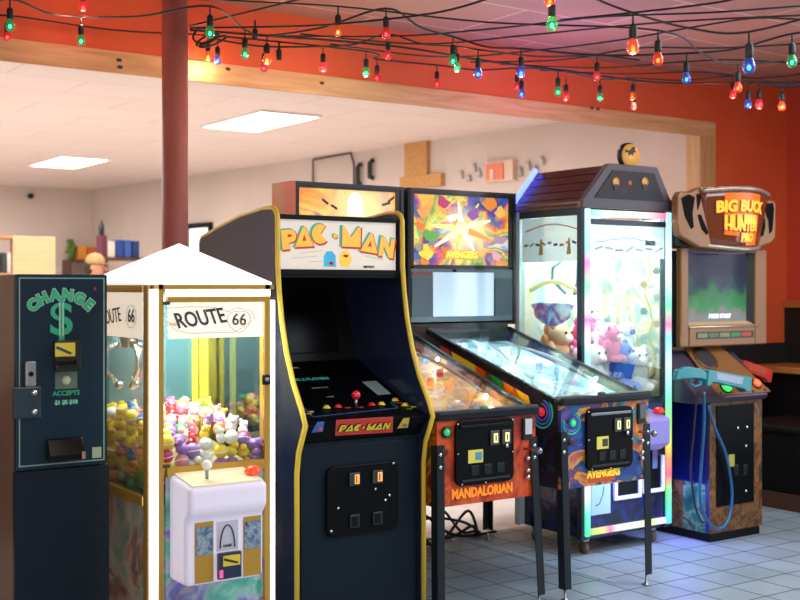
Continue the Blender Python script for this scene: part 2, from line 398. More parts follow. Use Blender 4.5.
for u, c, w_, h_, lb, ct in its:
    yb, zb = (17.77, 1.88) if u < 95 else (15.32, 1.86)
    p = at(u, 262, yb)
    if ct == 'plant':
        m = MB()
        for k in range(26):
            a_ = random.uniform(0, 2*PI); r_ = random.uniform(.02, .07); q = Vector((p.x+r_*math.cos(a_), yb+.7*r_*math.sin(a_), zb+random.uniform(.1, h_)))
            m.ball(q, .04, (1, .5, .7), 8, 5)
        m.cyl((p.x, yb, zb), (p.x, yb, zb+.14), .05)
        tag(m.build('leafy_plant', mat(c, .7), loc=(p.x, yb, zb)), lb, ct)
    else: box_item('storage_box', p.x, yb, zb, w_, .2, h_, c, lb, ct)
p = at(94, 240, 15.32); p = at(101.5, 240, 15.32)
tag(MB().lathe([(.03, 0), (.036, .01), (.036, .13), (.015, .17), (.015, .2)], (p.x, 15.32, 2.16)).build('dark_bottle', mat('#222a38', .3), loc=(p.x, 15.32, 2.16)), 'dark bottle standing on top of the maroon box', 'bottle')
shelf_unit('shelf_unit', -14, 10, 15.5, (.5, 1.2, 1.62, 2.1), 'small wooden shelf unit cut off by the left edge of the photo', mat('#c08a5a', .6))
for k, (c, z, u) in enumerate([('#384048', 1.64, 2), ('#d8d0c8', 1.64, 7), ('#2e3a44', 1.22, 4)]):
    p = at(u, 270, 15.3); box_item('storage_box', p.x, 15.3, z, .05, .2, .26, c, ['dark grey box on the small left shelf unit', 'pale box on the small left shelf unit', 'slate box on the lower shelf of the small left unit'][k], 'box')
# pale plywood sheet
p0, p1 = at(13, 236, 14.0), at(55, 275, 14.0)
t = thing('display_board', 'pale plywood display board behind the change machine', 'board', ((p0.x+p1.x)/2, 14, 0))
MB().box(p0.x, p1.x, 13.98, 14.02, 1.0, p0.z).build('panel', woodmat('pale_plywood', '#e6bf8c', '#f0cf9e', .6), t, bevel=.005)
for lx in (p0.x+.05, p1.x-.1): MB().box(lx, lx+.05, 14.02, 14.07, 0, 1.5).build('leg', SHELFW, t)
# small black camera on the far wall
p = at(31, 196, 18.0)
t = thing('security_camera', 'small black dome camera high on the far wall', 'camera', (p.x, 18.05, p.z))
MB().cyl((p.x, 18.05, p.z), (p.x, 18.0, p.z), .04).build('base', BLACK, t); MB().ball((p.x, 17.98, p.z), .04).build('dome', BLACKG, t)
# bright framed poster right of the pole
def wallquad(m, u0, v0, u1, v1, off=.03, inset=0):
    "box on the slanting wall between two photo corners"
    p, q = brw(u0, v0), brw(u1, v1)
    z1, z0 = p.z, EYE-(v1-HOR)/FOC*((FX*p.x+FY*p.y))
    pa, pb = Vector((p.x, p.y, 0)), Vector((q.x, q.y, 0)); n = -wn*off
    return m.hexa([pa+Vector((0,0,z0)), pb+Vector((0,0,z0)), pb+n+Vector((0,0,z0)), pa+n+Vector((0,0,z0)), pa+Vector((0,0,z1)), pb+Vector((0,0,z1)), pb+n+Vector((0,0,z1)), pa+n+Vector((0,0,z1))])
t = thing('wall_screen', 'black framed bright screen on the wall just right of the red brown pole', 'screen', brw(200, 250))
wallquad(MB(), 190, 224, 213, 262, .05).build('frame', BLACK, t)
wallquad(MB(), 193, 229, 211, 258, .06).build('screen', mat('#e8f0f0', .3, emit=.8), t)
# cardboard/wood piece
WOODP = woodmat('raw_board', '#c08a4c', '#d8a468', .6)
m = MB(); wallquad(m, 408, 144, 430, 188, .05); wallquad(m, 404, 178, 445, 190, .06)
tag(m.build('wooden_bracket', WOODP, loc=brw(418, 170)), 'raw wooden board bracket on the back room wall above the pinball backboxes', 'bracket')
# black pipe run
pp = [brw(315, 186), brw(315, 160), brw(353, 153), brw(356, 165), brw(356, 186)]
tag(MB().tube([q-wn*.03 for q in pp], .012, 6).build('conduit_pipe', mat('#40383a', .5), loc=pp[0]), 'thin dark conduit bent in a rectangle on the back room wall', 'pipe')
for u, v0, v1, lb in ((362, 164, 184, 'short black hook on the back room wall, left of a pair'), (374, 160, 178, 'short black hook on the back room wall, right of a pair')):
    q0, q1 = brw(u, v0), brw(u, v1)
    tag(MB().tube([q0-wn*.02, q0-wn*.06+Vector((0, 0, -.04)), q1-wn*.06, q1-wn*.02], .028, 8).build('wall_hook', mat('#2c2a2a', .5), loc=q0), lb, 'hook')
# square sign and hanging letters
t = thing('square_sign', 'orange square sign with a white border on the back room wall above the tall pinball', 'sign', brw(503, 173))
wallquad(MB(), 489, 163, 517, 183, .06).build('frame', mat('#e8cdb8', .5), t)
wallquad(MB(), 491, 165, 508, 181, .075).build('panel', mat('#f08a68', .5), t)
wallquad(MB(), 496, 170, 499, 180, .085).build('mark', mat('#f6d8c8', .5), t)
GL = mat('#b4b8b8', .6)
for k, (u, v, hh) in enumerate([(462, 175, 9), (470, 178, 7), (475, 168, 10), (480, 173, 8), (486, 168, 8), (521, 172, 9), (529, 166, 9), (536, 169, 8), (543, 161, 9)]):
    q = brw(u, v); s_ = .035
    m = MB(); d = wdir*.05; c0 = q-wn*.02
    up = Vector((0, 0, hh*.0045))
    m.tube([c0-up-d*.6, c0+up-d*.2], .012, 6); m.tube([c0+up*.9-d*.4, c0+up*.8+d*.4], .01, 6)
    if k % 2: m.tube([c0-up-d*.5, c0-up*.9+d*.5], .01, 6)
    tag(m.build('wall_letter', GL, loc=q), 'small grey cut-out letter fixed in a wavy row beside the orange square sign', 'letter', 'cut-out letters on the back room wall')

# person in a tan cap
def person():
    P = atd(94, 287, 11.7); x, y = P.x, P.y
    t = thing('person', 'person in a tan baseball cap and dark shirt standing behind the change machine', 'person', (x, y, 0))
    SK = mat('#c98d6c', .5); SH = mat('#2c3440', .8); PT = mat('#28303e', .8); CAP = mat('#b08c5c', .8)
    def skin(name, verts, edges, radii, m, root=0, sub=2):
        me = bpy.data.meshes.new(name); me.from_pydata([Vector(v) for v in verts], edges, []); me.update()
        o = bpy.data.objects.new(name, me); COL.objects.link(o); o.parent = t
        sk = o.modifiers.new('skin', 'SKIN'); sk.use_smooth_shade = True
        for i, r in enumerate(radii):
            me.skin_vertices[0].data[i].radius = r if isinstance(r, tuple) else (r, r)
        me.skin_vertices[0].data[root].use_root = True
        s = o.modifiers.new('sub', 'SUBSURF'); s.levels = sub; s.render_levels = sub
        me.materials.append(m); return o
    V = [(0,0,.95),(0,0,1.1),(0,.01,1.28),(0,.02,1.43),(0,.0,1.5),(0,-.01,1.57),(0,-.02,1.66),(0,-.015,1.73)]
    E_ = [(i, i+1) for i in range(7)]
    R = [(.15,.1),(.14,.095),(.155,.1),(.11,.08),.052,.058,(.075,.09),(.06,.075)]
    for s in (-1, 1):
        n = len(V); V += [(s*.17,.02,1.42),(s*.22,.03,1.15),(s*.2,-.1,.93),(s*.18,-.17,.86)]; E_ += [(3,n),(n,n+1),(n+1,n+2),(n+2,n+3)]; R += [.055,.042,.03,(.028,.018)]
        for j, (fx, fl) in enumerate(((-.026,.06),(-.009,.075),(.009,.07),(.026,.055))):
            n2 = len(V); V += [(s*.18+fx,-.205,.84),(s*.18+fx*1.1,-.22,.84-fl)]; E_ += [(n+3,n2),(n2,n2+1)]; R += [.0095,.008]
        n2 = len(V); V += [(s*.145,-.19,.86),(s*.135,-.215,.82)]; E_ += [(n+3,n2),(n2,n2+1)]; R += [.011,.009]
        n = len(V); V += [(s*.09,0,.86),(s*.11,-.02,.48),(s*.11,.01,.09),(s*.11,-.13,.05)]; E_ += [(0,n),(n,n+1),(n+1,n+2),(n+2,n+3)]; R += [.085,.055,.04,.035]
    body = skin('body', V, E_, R, SK)
    skin('shirt', [(0,0,.88),(0,0,1.1),(0,.01,1.28),(0,.02,1.42),(-.17,.02,1.42),(-.21,.03,1.22),(.17,.02,1.42),(.21,.03,1.22)], [(0,1),(1,2),(2,3),(3,4),(4,5),(3,6),(6,7)], [(.18,.13),(.17,.12),(.175,.12),(.12,.095),.07,.062,.07,.062], SH)
    skin('trousers', [(0,0,.98),(0,0,.9),(-.09,0,.84),(-.11,-.02,.48),(-.11,.01,.1),(.09,0,.84),(.11,-.02,.48),(.11,.01,.1)], [(0,1),(1,2),(2,3),(3,4),(1,5),(5,6),(6,7)], [(.16,.11),(.165,.12),.1,.075,.062,.1,.075,.062], PT)
    for s in (-1, 1): MB().ball((x+s*.11, y-.06, .05), .06, (.8, 2.2, .8)).build('shoe', BLACK, t)
    h = Vector((x, y-.02, 1.66))
    MB().ball(h+Vector((0, .01, 0)), .1, (.78, .95, 1.15), 20, 14).build('head', SK, t)
    MB().ball(h+Vector((0, -.1, -.015)), .016, (.8, 1.2, 1.6)).build('nose', SK, t)
    for s in (-1, 1):
        e = MB().ball(h+Vector((s*.03, -.083, .012)), .012, (1.2, .7, .8)).build('eye', mat('#f0ece6', .3), t)
        MB().ball(h+Vector((s*.03, -.0915, .012)), .0055).build('iris', mat('#2a1c14', .3), e)
        MB().ball(h+Vector((s*.079, .01, -.005)), .026, (.35, .8, 1.1)).build('ear', SK, t)
    MB().ball(h+Vector((0, -.088, -.055)), .02, (1.1, .4, .3)).build('mouth', mat('#a0564a', .5), t)
    MB().ball(h+Vector((0, .03, .005)), .1, (.84, .9, 1.05), 18, 12).build('hair', mat('#3a2a20', .9), t)
    m = MB(); m.lathe([(.092, .04), (.095, .07), (.085, .11), (.055, .14), (.012, .152), (.0, .153)], h+Vector((0, .01, -.01)), seg=24)
    cap = m.build('cap', CAP, t)
    b = MB()
    pts = [(math.sin(k/8*PI-PI/2)*.09, -math.cos(k/8*PI-PI/2)*.17-.05) for k in range(9)]
    b.prism([(h.x+p+.0, h.y+q) for p, q in pts], 'z', h.z+.03, h.z+.038); b.build('visor', CAP, cap)
    t.rotation_euler = (0, 0, .9)
person()

# ================================================================== LETTERS of the maze game logo (chunky cut shapes)
def arc(cx, cy, r, a0, a1, n):
    return [(cx+r*math.cos(math.radians(a0+(a1-a0)*i/n)), cy+r*math.sin(math.radians(a0+(a1-a0)*i/n))) for i in range(n+1)]
LET = {
 'P': [[(-.42,-.5),(-.42,.5)]+[(.12,.5)]+arc(.12,.17,.33,80,-80,8)+[(.0,-.16),(.0,-.5)]],
 'A': [[(-.55,-.5),(-.05,.5),(.12,.5),(.55,-.5)]],
 'C': [[(.0,.0)]+arc(0,0,.52,48,312,18)],
 'M': [[(-.55,-.5),(-.55,.5),(-.4,.5),(0,-.02),(.4,.5),(.55,.5),(.55,-.5)]],
 'N': [[(-.45,-.5),(-.45,.5),(-.2,.5),(.2,.0),(.2,.5),(.45,.5),(.45,-.5),(.2,-.5),(-.2,.05),(-.2,-.5)]],
 '-': [arc(0,0,.17,0,360,10)[:-1]],
}
HOLE = {'P': [(-.06,.12),(-.06,.26),(.14,.26),(.18,.19),(.14,.12)], 'A': [(-.1,-.2),(.02,.12),(.13,-.2)]}
def logo_letter(name, ch, c, h, rot, parent, cols, d=.0015, slope=0):
    "a letter with a red edge, a teal shade and a yellow face, lying on a surface that faces -y (leaning back by slope)"
    t = None
    def place(poly, off, dx, dz, k, m, nm, par):
        cr, sr = math.cos(rot), math.sin(rot); vs = []
        c0 = Vector(c)
        pts = [((x*k*cr-z*k*sr)*h+dx*h, (x*k*sr+z*k*cr)*h+dz*h) for x, z in poly]
        b = MB(); n = len(pts)
        nrm = Vector((0, -math.cos(slope), math.sin(slope))); upv = Vector((0, math.sin(slope), math.cos(slope)))
        for q in (off, off-d):
            for x, z in pts: vs.append(c0+Vector((1, 0, 0))*x+upv*z-nrm*(q))
        fs = [list(range(n)), list(range(n, 2*n))[::-1]]+[(i, (i+1) % n, (i+1) % n+n, i+n) for i in range(n)]
        b.add(vs, fs); return b.build(nm, m, par)
    for poly in LET[ch]:
        t = place(poly, -.0, -.07, .03, 1.1, cols[2], 'letter_shade', parent)
        place(poly, -.0016, .045, -.05, 1.1, cols[1], 'letter_edge', t)
        place(poly, -.0032, 0, 0, 1, cols[0], 'letter_face', t)
    if ch in HOLE: place(HOLE[ch], -.0048, 0, 0, 1, cols[1], 'letter_hole', t)
    return t

# ================================================================== CHANGE MACHINE
def change_machine():
    Y = 4.20
    x0, x1 = 1.228, 1.566
    t = thing('change_machine', 'dark blue money change machine with green CHANGE lettering and a dollar sign', 'change machine', (1.4, 4.4, 0))
    TAN = mat('#8a6a55', .45)
    MB().box(x0, x1, Y+.012, Y+.46, .802, 1.506).build('body', TAN, t, bevel=.004)
    MB().box(x0, x1+.012, Y+.02, Y+.46, 0, .801).build('stand', TAN, t, bevel=.004)
    MB().box(x0, x1+.012, Y+.0, Y+.0199, 0, .801).build('stand_front', DKBLUE, t, bevel=.003)
    d = MB().box(x0, x1, Y-.012, Y+.0119, .805, 1.506).build('door', mat('#0e2c3e', .3, spec=.35), t, bevel=.006)
    m = MB(); k = .012; w_ = .004
    a0, a1, z0, z1 = x0+k, x1-k, .80+k+.008, 1.506-k
    m.box(a0, a1, Y-.0135, Y-.012, z0, z0+w_).box(a0, a1, Y-.0135, Y-.012, z1-w_, z1).box(a0, a0+w_, Y-.0135, Y-.012, z0+w_, z1-w_).box(a1-w_, a1, Y-.0135, Y-.012, z0+w_, z1-w_)
    m.build('border_line', mat('#8fb0b0', .3), d)
    GR = mat('#2fb88c', .4); GR2 = mat('#bfe8d4', .5)
    cx, cz, R = 1.392, 1.31, .135
    for i, ch in enumerate('CHANGE'):
        a_ = math.radians(90+52-104*i/5)
        c = (cx+R*.95*math.cos(a_), Y-.013, cz+.034+R*.72*math.sin(a_)-.01)
        text('letter_outline', GR2, d, ch, c, .052, .002, bold=.0055, rot=(a_-PI/2)*.8)
        text('letter', GR, d, ch, (c[0], Y-.0145, c[2]), .052, .002, bold=.0035, rot=(a_-PI/2)*.8)
    text('dollar_sign', GR, d, '$', (at(60, 0, Y).x, Y-.0135, at(60, 320, Y).z), .17, .003, bold=.003)
    p = at(60, 320, Y)
    for dx in (-.006, .006): MB().box(p.x+dx-.0018, p.x+dx+.0018, Y-.016, Y-.0125, p.z-.058, p.z+.064).build('dollar_stroke', GR2, d)
    # bill acceptor
    q0, q1 = at(52, 340, Y), at(77, 370, Y)
    bz = MB().box(q0.x, q1.x, Y-.05, Y-.0125, q1.z, q0.z).build('bill_acceptor', mat('#10201f', .3, coat=.3), d, bevel=.004)
    a_, b_ = at(55, 343, Y-.05), at(75, 356, Y-.05)
    MB().box(a_.x, b_.x, Y-.0525, Y-.0505, b_.z, a_.z).build('yellow_sticker', mat('#e8d44a', .4), bz)
    MB().slab([(a_.x+.005, Y-.0527, a_.z-.01), (b_.x-.01, Y-.0527, b_.z+.012), (b_.x-.02, Y-.0527, b_.z+.006), (a_.x+.003, Y-.0527, a_.z-.02)], (0, -.001, 0)).build('hand_mark', mat('#2a4468', .4), bz)
    MB().box(a_.x, b_.x, Y-.07, Y-.0505, b_.z-.03, b_.z-.012).build('bill_slot', BLACKG, bz, bevel=.003)
    a_, b_ = at(54, 372, Y), at(76, 388, Y)
    bl = MB().box(a_.x, b_.x, Y-.014, Y-.0125, b_.z, a_.z).build('bill_decal', mat('#5f7468', .5), d)
    MB().lathe([(.0, 0), (.016, 0), (.016, .001)], ((a_.x+b_.x)/2, Y-.0142, (a_.z+b_.z)/2), (0, -1, 0)).build('portrait_oval', mat('#c6d4b8', .5), bl)
    p = at(65, 393, Y); text('accepts_lettering', GR, d, 'ACCEPTS', (p.x, Y-.0135, p.z), .024, .002, bold=.0006)
    p = at(65, 402, Y); text('accepts_values', mat('#7fe0c0', .4), d, '$1 $5 $10', (p.x, Y-.0135, p.z), .02, .002, bold=.0012)
    # lock and hinge plate
    a_, b_ = at(23, 361, Y), at(34, 386, Y)
    lk = MB().box(a_.x, b_.x, Y-.03, Y-.0125, b_.z, a_.z).build('lock', mat('#9aa2a6', .35, .7), d, bevel=.006)
    MB().cyl(((a_.x+b_.x)/2, Y-.034, (a_.z+b_.z)/2), ((a_.x+b_.x)/2, Y-.03, (a_.z+b_.z)/2), .009, 12).build('keyhole', BLACK, lk)
    a_, b_ = at(11, 387, Y), at(39, 417, Y)
    hp = MB().box(a_.x, b_.x, Y-.028, Y-.0125, b_.z, a_.z).build('hasp_plate', mat('#1c3a48', .3, coat=.4), d, bevel=.005)
    for v in (392, 411):
        c = at(32, v, Y); MB().ball((c.x, Y-.028, c.z), .012, (1, .7, 1)).build('bolt', CHROME, hp)
    # coin cup
    a_, b_ = at(44, 439, Y), at(80, 457, Y)
    cc = MB().prism([(Y-.0125, b_.z), (Y-.0125, a_.z), (Y-.03, a_.z), (Y-.06, b_.z+.02), (Y-.06, b_.z)], 'x', a_.x, b_.x).build('coin_cup', BLACKG, d, bevel=.004)
    MB().box(b_.x-.014, b_.x-.002, Y-.064, Y-.0605, b_.z+.002, b_.z+.028).build('cup_edge', mat('#c8b088', .3, .6), cc)
    a_, b_ = at(91, 447, Y), at(100, 457, Y)
    MB().box(a_.x, b_.x, Y-.014, Y-.0125, b_.z, a_.z).build('small_label', mat('#a8c0a0', .5), d)
    p = at(93, 289, Y); MB().cyl((p.x, Y-.016, p.z), (p.x, Y-.0125, p.z), .008).build('indicator', mat('#7a2430', .3), d)
    random.seed(3)
change_machine()

# ================================================================== LEFT CRANE
GOLD = mat('#c39a3c', .35, .2, coat=.3); LEDW = mat('#ffffff', .4, emit=3.0, ecol='#fff4ee', name='led_light')
def crane_left():
    x0, x1, y0, y1 = 1.645, 2.165, 4.0, 4.62
    t = thing('crane_machine', 'small white roofed crane machine full of little toys beside the change machine', 'crane machine', ((x0+x1)/2, (y0+y1)/2, 0))
    ART = artmat('mint_map_print', [(0, '#1f8f7c'), (.35, '#5fc4ac'), (.5, '#a8dcd0'), (.62, '#b8b8e0'), (.75, '#7a6ad0'), (1, '#d8b890')], 5, 1.5, 0, .3, seed=3)
    ARTL = artmat('sepia_mountain_print', [(0, '#3a7a70'), (.4, '#b0ccb8'), (.55, '#e0d4c0'), (.7, '#c88a64'), (.85, '#7a5a6c'), (1, '#f0e4d4')], 4, 1.2, 0, .3, seed=5)
    MB().box(x0+.02, x1-.02, y0+.02, y1-.02, 0.03, .66).build('base', ART, t)
    MB().box(x0+.012, x0+.0195, y0+.055, y1-.05, .03, .66).build('side_print', ARTL, t)
    MB().box(x0+.075, x1-.045, y0+.012, y0+.0195, .03, .765).build('front_print', ART, t)
    for fx in (x0+.06, x1-.06):
        for fy in (y0+.06, y1-.06): MB().cyl((fx, fy, 0), (fx, fy, .03), .022).build('foot', RUBBER, t)
    # corner posts: gold frame with a white light strip in front
    for px, lx0, lx1, gx0, gx1 in ((x0, x0+.004, x0+.040, x0+.0401, x0+.062), (x1, x1-.02, x1-.001, x1-.045, x1-.0205)):
        MB().box(gx0, gx1, y0-.004, y0+.04, .03, 1.47).build('front_post', GOLD, t, bevel=.002)
        MB().box(lx0, lx1, y0-.006, y0+.012, .03, 1.452 if px == x0 else 1.41).build('led_strip', LEDL, t, bevel=.002)
    MB().box(x0-.004, x0+.0035, y0-.006, y0+.03, .03, 1.468).build('corner_bead', GOLD, t)
    for px in (x0+.002, x1-.047): MB().box(px, px+.045, y1-.045, y1, .03, 1.46).build('back_post', mat('#ecd64c', .35, coat=.3), t, bevel=.003)
    MB().box(x0+.04, x1-.005, y0-.004, y0+.03, 1.452, 1.468).build('top_rail', GOLD, t)
    MB().box(x0+.076, x1-.022, y0-.006, y0+.02, 1.425, 1.451).build('led_bar', LEDW, t, bevel=.002)
    MB().box(x0+.076, x1-.046, y0-.004, y0+.02, 1.404, 1.4245).build('door_rail', GOLD, t)
    MB().box(x0, x0+.03, y0+.0505, y1, 1.44, 1.468).build('side_rail', GOLD, t)
    MB().box(x1-.03, x1, y0+.0505, y1, 1.44, 1.468).build('side_rail', GOLD, t)
    MB().box(x0, x0+.03, y0+.0505, y1-.046, .66, .695).build('side_rail', GOLD, t)
    MB().box(x0+.076, x1-.046, y0-.004, y0+.02, .765, .80).build('bottom_rail', GOLD, t)
    # glazing
    MB().box(x0+.076, x1-.046, y0+.004, y0+.008, .8005, 1.4035).build('front_glass', GLASS, t)
    MB().box(x0+.008, x0+.012, y0+.051, y1-.046, .6955, 1.4395).build('side_glass', GLASS, t)
    MB().box(x1-.012, x1-.008, y0+.051, y1-.046, .66, 1.4395).build('side_glass', GLASS, t)
    MIR = mat('#6c9ca4', .15, .5)
    MB().box(x0+.05, x1-.05, y1-.03, y1-.02, .66, 1.44).build('mirror_back', MIR, t)
    for px in (at(203, 0, 4.5).x, at(241, 0, 4.5).x): MB().box(px-.010, px+.010, y1-.05, y1-.031, .66, 1.42).build('post_reflection', mat('#f0dc4c', .35), t)  # yellow bars modelled as the posts' reflections in the back mirror
    MB().prism([(y0+.03, .6605), (y0+.03, .745), (y1-.06, .83), (y1-.06, .6605)], 'x', x0+.085, x1-.03).build('prize_bed', mat('#d8c8a0', .7), t)
    # header prints
    SG = mat('#f6efe2', .4, emit=.55, ecol='#fff2dc', name='backlit_header')
    sg = MB().box(x0+.08, x1-.05, y0-.001, y0+.0035, 1.27, 1.4035).build('header_sign', SG, t)
    INK = mat('#3a4450', .5); INKB = mat('#8fb8c0', .5); INKR = mat('#d88a78', .5)
    text('number_lettering', INK, sg, '66', (at(239, 0, y0).x, y0-.0026, 1.335), .062, .002, bold=.0006, rot=-.03)
    m = MB(); c = (at(239, 0, y0).x, 1.335)
    pth = [(c[0]+.048*math.cos(a), y0-.0022, c[1]+.04*math.sin(a)+.012*math.cos(2*a)*.5) for a in [2*PI*k/24 for k in range(24)]]
    m.tube(pth, .0012, 5, True).build('route_shield', INKB, sg)
    text('route_lettering', INK, sg, 'ROUTE', (at(202, 0, y0).x, y0-.0026, 1.343), .08, .002, bold=.0018, rot=.10, sx=.78, shear=-.35)
    text('small_lettering', INKR, sg, 'Crane', (at(173, 0, y0).x, y0-.0026, 1.325), .022, .002)
    m = MB(); mp = [(-.19, .01), (-.18, .045), (-.1, .05), (0, .048), (.06, .03), (.1, .045), (.16, .03), (.17, .0), (.12, -.03), (.08, -.05), (.0, -.045), (-.08, -.05), (-.15, -.035)]
    m.tube([((x0+x1)/2+a_*1.02, y0-.0018, 1.337+b_) for a_, b_ in mp], .0011, 5, True).build('map_outline', INKR, sg)
    sl = MB().box(x0+.0035, x0+.0079, y0+.051, y1-.046, 1.27, 1.4395).build('side_sign', SG, t)
    text('number_lettering', INK, sl, '66', (x0+.0015, y0+.16, 1.35), .07, .002, face='-x', bold=.0006)
    m = MB(); m.tube([(x0+.0018, y0+.16+.05*math.cos(a), 1.35+.043*math.sin(a)) for a in [2*PI*k/20 for k in range(20)]], .0012, 5, True).build('route_shield', INKB, sl)
    text('route_lettering', INK, sl, 'ROUTE', (x0+.0015, y0+.36, 1.345), .08, .002, face='-x', sx=.8, rot=.1, shear=-.35)
    p = at(166, 303, y0); MB().box(p.x-.014, p.x+.014, y0-.006, y0-.0041, 1.395, 1.407).build('maker_plate', mat('#3a3c48', .4), t)
    p = at(166, 467, y0); MB().box(p.x-.014, p.x+.014, y0-.006, y0-.0041, .80, .813).build('maker_plate', mat('#3a3c48', .4), t)
    # lock on the glass door
    p = at(265, 379, y0); lk = MB().box(p.x-.018, p.x+.016, y0-.02, y0-.0045, p.z-.022, p.z+.018).build('door_lock', BLACKG, t, bevel=.006)
    MB().cyl((p.x-.002, y0-.024, p.z), (p.x-.002, y0-.02, p.z), .009, 12).build('keyhole', STEEL, lk)
    # pyramid roof
    RF = mat('#fbfbf8', .4, emit=.75, ecol='#ffffff', name='lit_roof')
    ex = .012; m = MB(); cx, cy = (x0+x1)/2, (y0+y1)/2
    b0, b1, c0, c1 = x0-ex+.0, x1-.014, y0-.003, y1+ex
    m.add([(b0, c0, 1.468), (b1, c0, 1.468), (b1, c1, 1.468), (b0, c1, 1.468), (b0, c0, 1.478), (b1, c0, 1.478), (b1, c1, 1.478), (b0, c1, 1.478), (cx, cy, 1.633)],
          [(3, 2, 1, 0), (0, 1, 5, 4), (1, 2, 6, 5), (2, 3, 7, 6), (3, 0, 4, 7), (4, 5, 8), (5, 6, 8), (6, 7, 8), (7, 4, 8)])
    m.build('roof', RF, t)
    # gantry and claw
    gz = 1.40
    g = MB().box(x0+.05, x1-.05, 4.435, 4.465, gz, gz+.02).build('gantry_rail', STEEL, t)
    kx = 1.752; ky = 4.45
    cr = MB().box(kx-.05, kx+.05, ky-.05, ky+.05, gz-.05, gz-.001).build('claw_carriage', STEEL, t, bevel=.005)
    cw = MB().cyl((kx, ky, gz-.05), (kx, ky, 1.33), .006).cyl((kx, ky, 1.33), (kx, ky, 1.22), .04).build('claw', CHROME, t)
    for k in range(3):
        a_ = 2*PI*k/3+.5; d = Vector((math.cos(a_), math.sin(a_), 0)); c = Vector((kx, ky, 0))
        MB().tube([c+d*.03+Vector((0,0,1.24)), c+d*.095+Vector((0,0,1.21)), c+d*.11+Vector((0,0,1.15)), c+d*.04+Vector((0,0,1.07))], .012, 8).ball(c+d*.04+Vector((0,0,1.07)), .018).build('prong', CHROME, cw)
    # control console
    yc = 3.82
    cs = MB().prism([(y0+.011, .775), (yc, .745), (yc-.0, .66), (yc+.035, .62), (yc+.035, .39), (y0+.011, .39)], 'x', x0+.085, x1-.125)
    cs = cs.build('console', mat('#dcd8ec', .35, emit=.27, ecol='#ece8ff', name='lit_console'), t, bevel=.018, seg=3)
    cw_ = MB().hexa([(x0+.10, yc+.012, .749), (x1-.14, yc+.012, .749), (x1-.14, y0, .777), (x0+.10, y0, .777), (x0+.10, yc+.012, .752), (x1-.14, yc+.012, .752), (x1-.14, y0, .780), (x0+.10, y0, .780)])
    cw_.build('console_top', mat('#f5ecc4', .35), cs)
    p = at(207, 484, 3.9)
    js = MB().cyl((p.x, 3.9, .76), (p.x, 3.9, .80), .006).build('joystick', STEEL, cs); MB().ball((p.x, 3.9, .813), .019).build('joystick_ball', mat('#ffffff', .2, coat=.5), js)
    p = at(254, 480, 3.9); MB().lathe([(.03, 0), (.032, .008), (.026, .022), (.012, .03), (0, .031)], (p.x-.005, 3.9, .766)).build('drop_button', mat('#ee4a24', .25, emit=.4, coat=.5), cs)
    yf = yc+.035
    XX = lambda u: at(u, 0, yf-.004).x
    for a_, b_ in ((195, 213.5), (243.5, 261)):
        pn = MB().box(XX(a_), XX(b_), yf-.004, yf-.0005, .40, .618).build('coin_plate', GOLD, cs)
        MB().box(XX(a_)+.004, XX(b_)-.004, yf-.0065, yf-.0045, .50, .60).build('plate_print', artmat('plate_print', [(0, '#2a3a50'), (.4, '#5a86b0'), (.6, '#a8b8c8'), (1, '#30404c')], 22, 2, 0, .3, seed=a_/50), pn)
    ap = MB().box(XX(217), XX(238.5), yf-.003, yf-.0005, .505, .612).build('arch_plate', mat('#c8cce0', .4), cs)
    c = XX(227.5); w_ = .029
    MB().tube([(c+w_*math.cos(a), yf-.0045, .515+.082*math.sin(a)) for a in [PI*k/16 for k in range(17)]], .0028, 6).build('arch_mark', INK, ap)
    text('arch_lettering', INK, ap, 'GAME', (c, yf-.004, .522), .013, .0015, bold=.0005)
    bv = MB().box(XX(217), XX(240), yf-.02, yf-.0005, .405, .50).build('bill_acceptor', mat('#283050', .3, coat=.3), cs, bevel=.004)
    MB().box(XX(221), XX(238), yf-.0225, yf-.0205, .452, .49).build('yellow_sticker', mat('#e8d23c', .4), bv)
    MB().slab([(XX(221)+.004, yf-.0227, .483), (XX(236), yf-.0227, .463), (XX(235), yf-.0227, .457), (XX(221)+.003, yf-.0227, .474)], (0, -.001, 0)).build('hand_mark', mat('#20304c', .4), bv)
    MB().box(XX(217)+.002, XX(221), yf-.0225, yf-.0205, .412, .44).build('pink_mark', mat('#f060a8', .4, emit=.5), bv)
    return t
LEDL = ledmat('led_white_pink', [(0, '#fff4f0'), (.16, '#ffffff'), (.24, '#ffd0dc'), (.34, '#ffffff'), (.62, '#ffffff'), (.8, '#ffe0dc'), (.86, '#ffffff'), (1, '#ffffff')], 0, 1.45, 2.6)
cr1 = crane_left()
# lamp of the crane's own light inside its roof
l = bpy.data.lights.new('crane_lamp', 'AREA'); l.size = .4; l.energy = 14; l.color = (1, .96, .9)
o = bpy.data.objects.new('crane_lamp', l); o.location = (1.9, 4.3, 1.435); COL.objects.link(o)

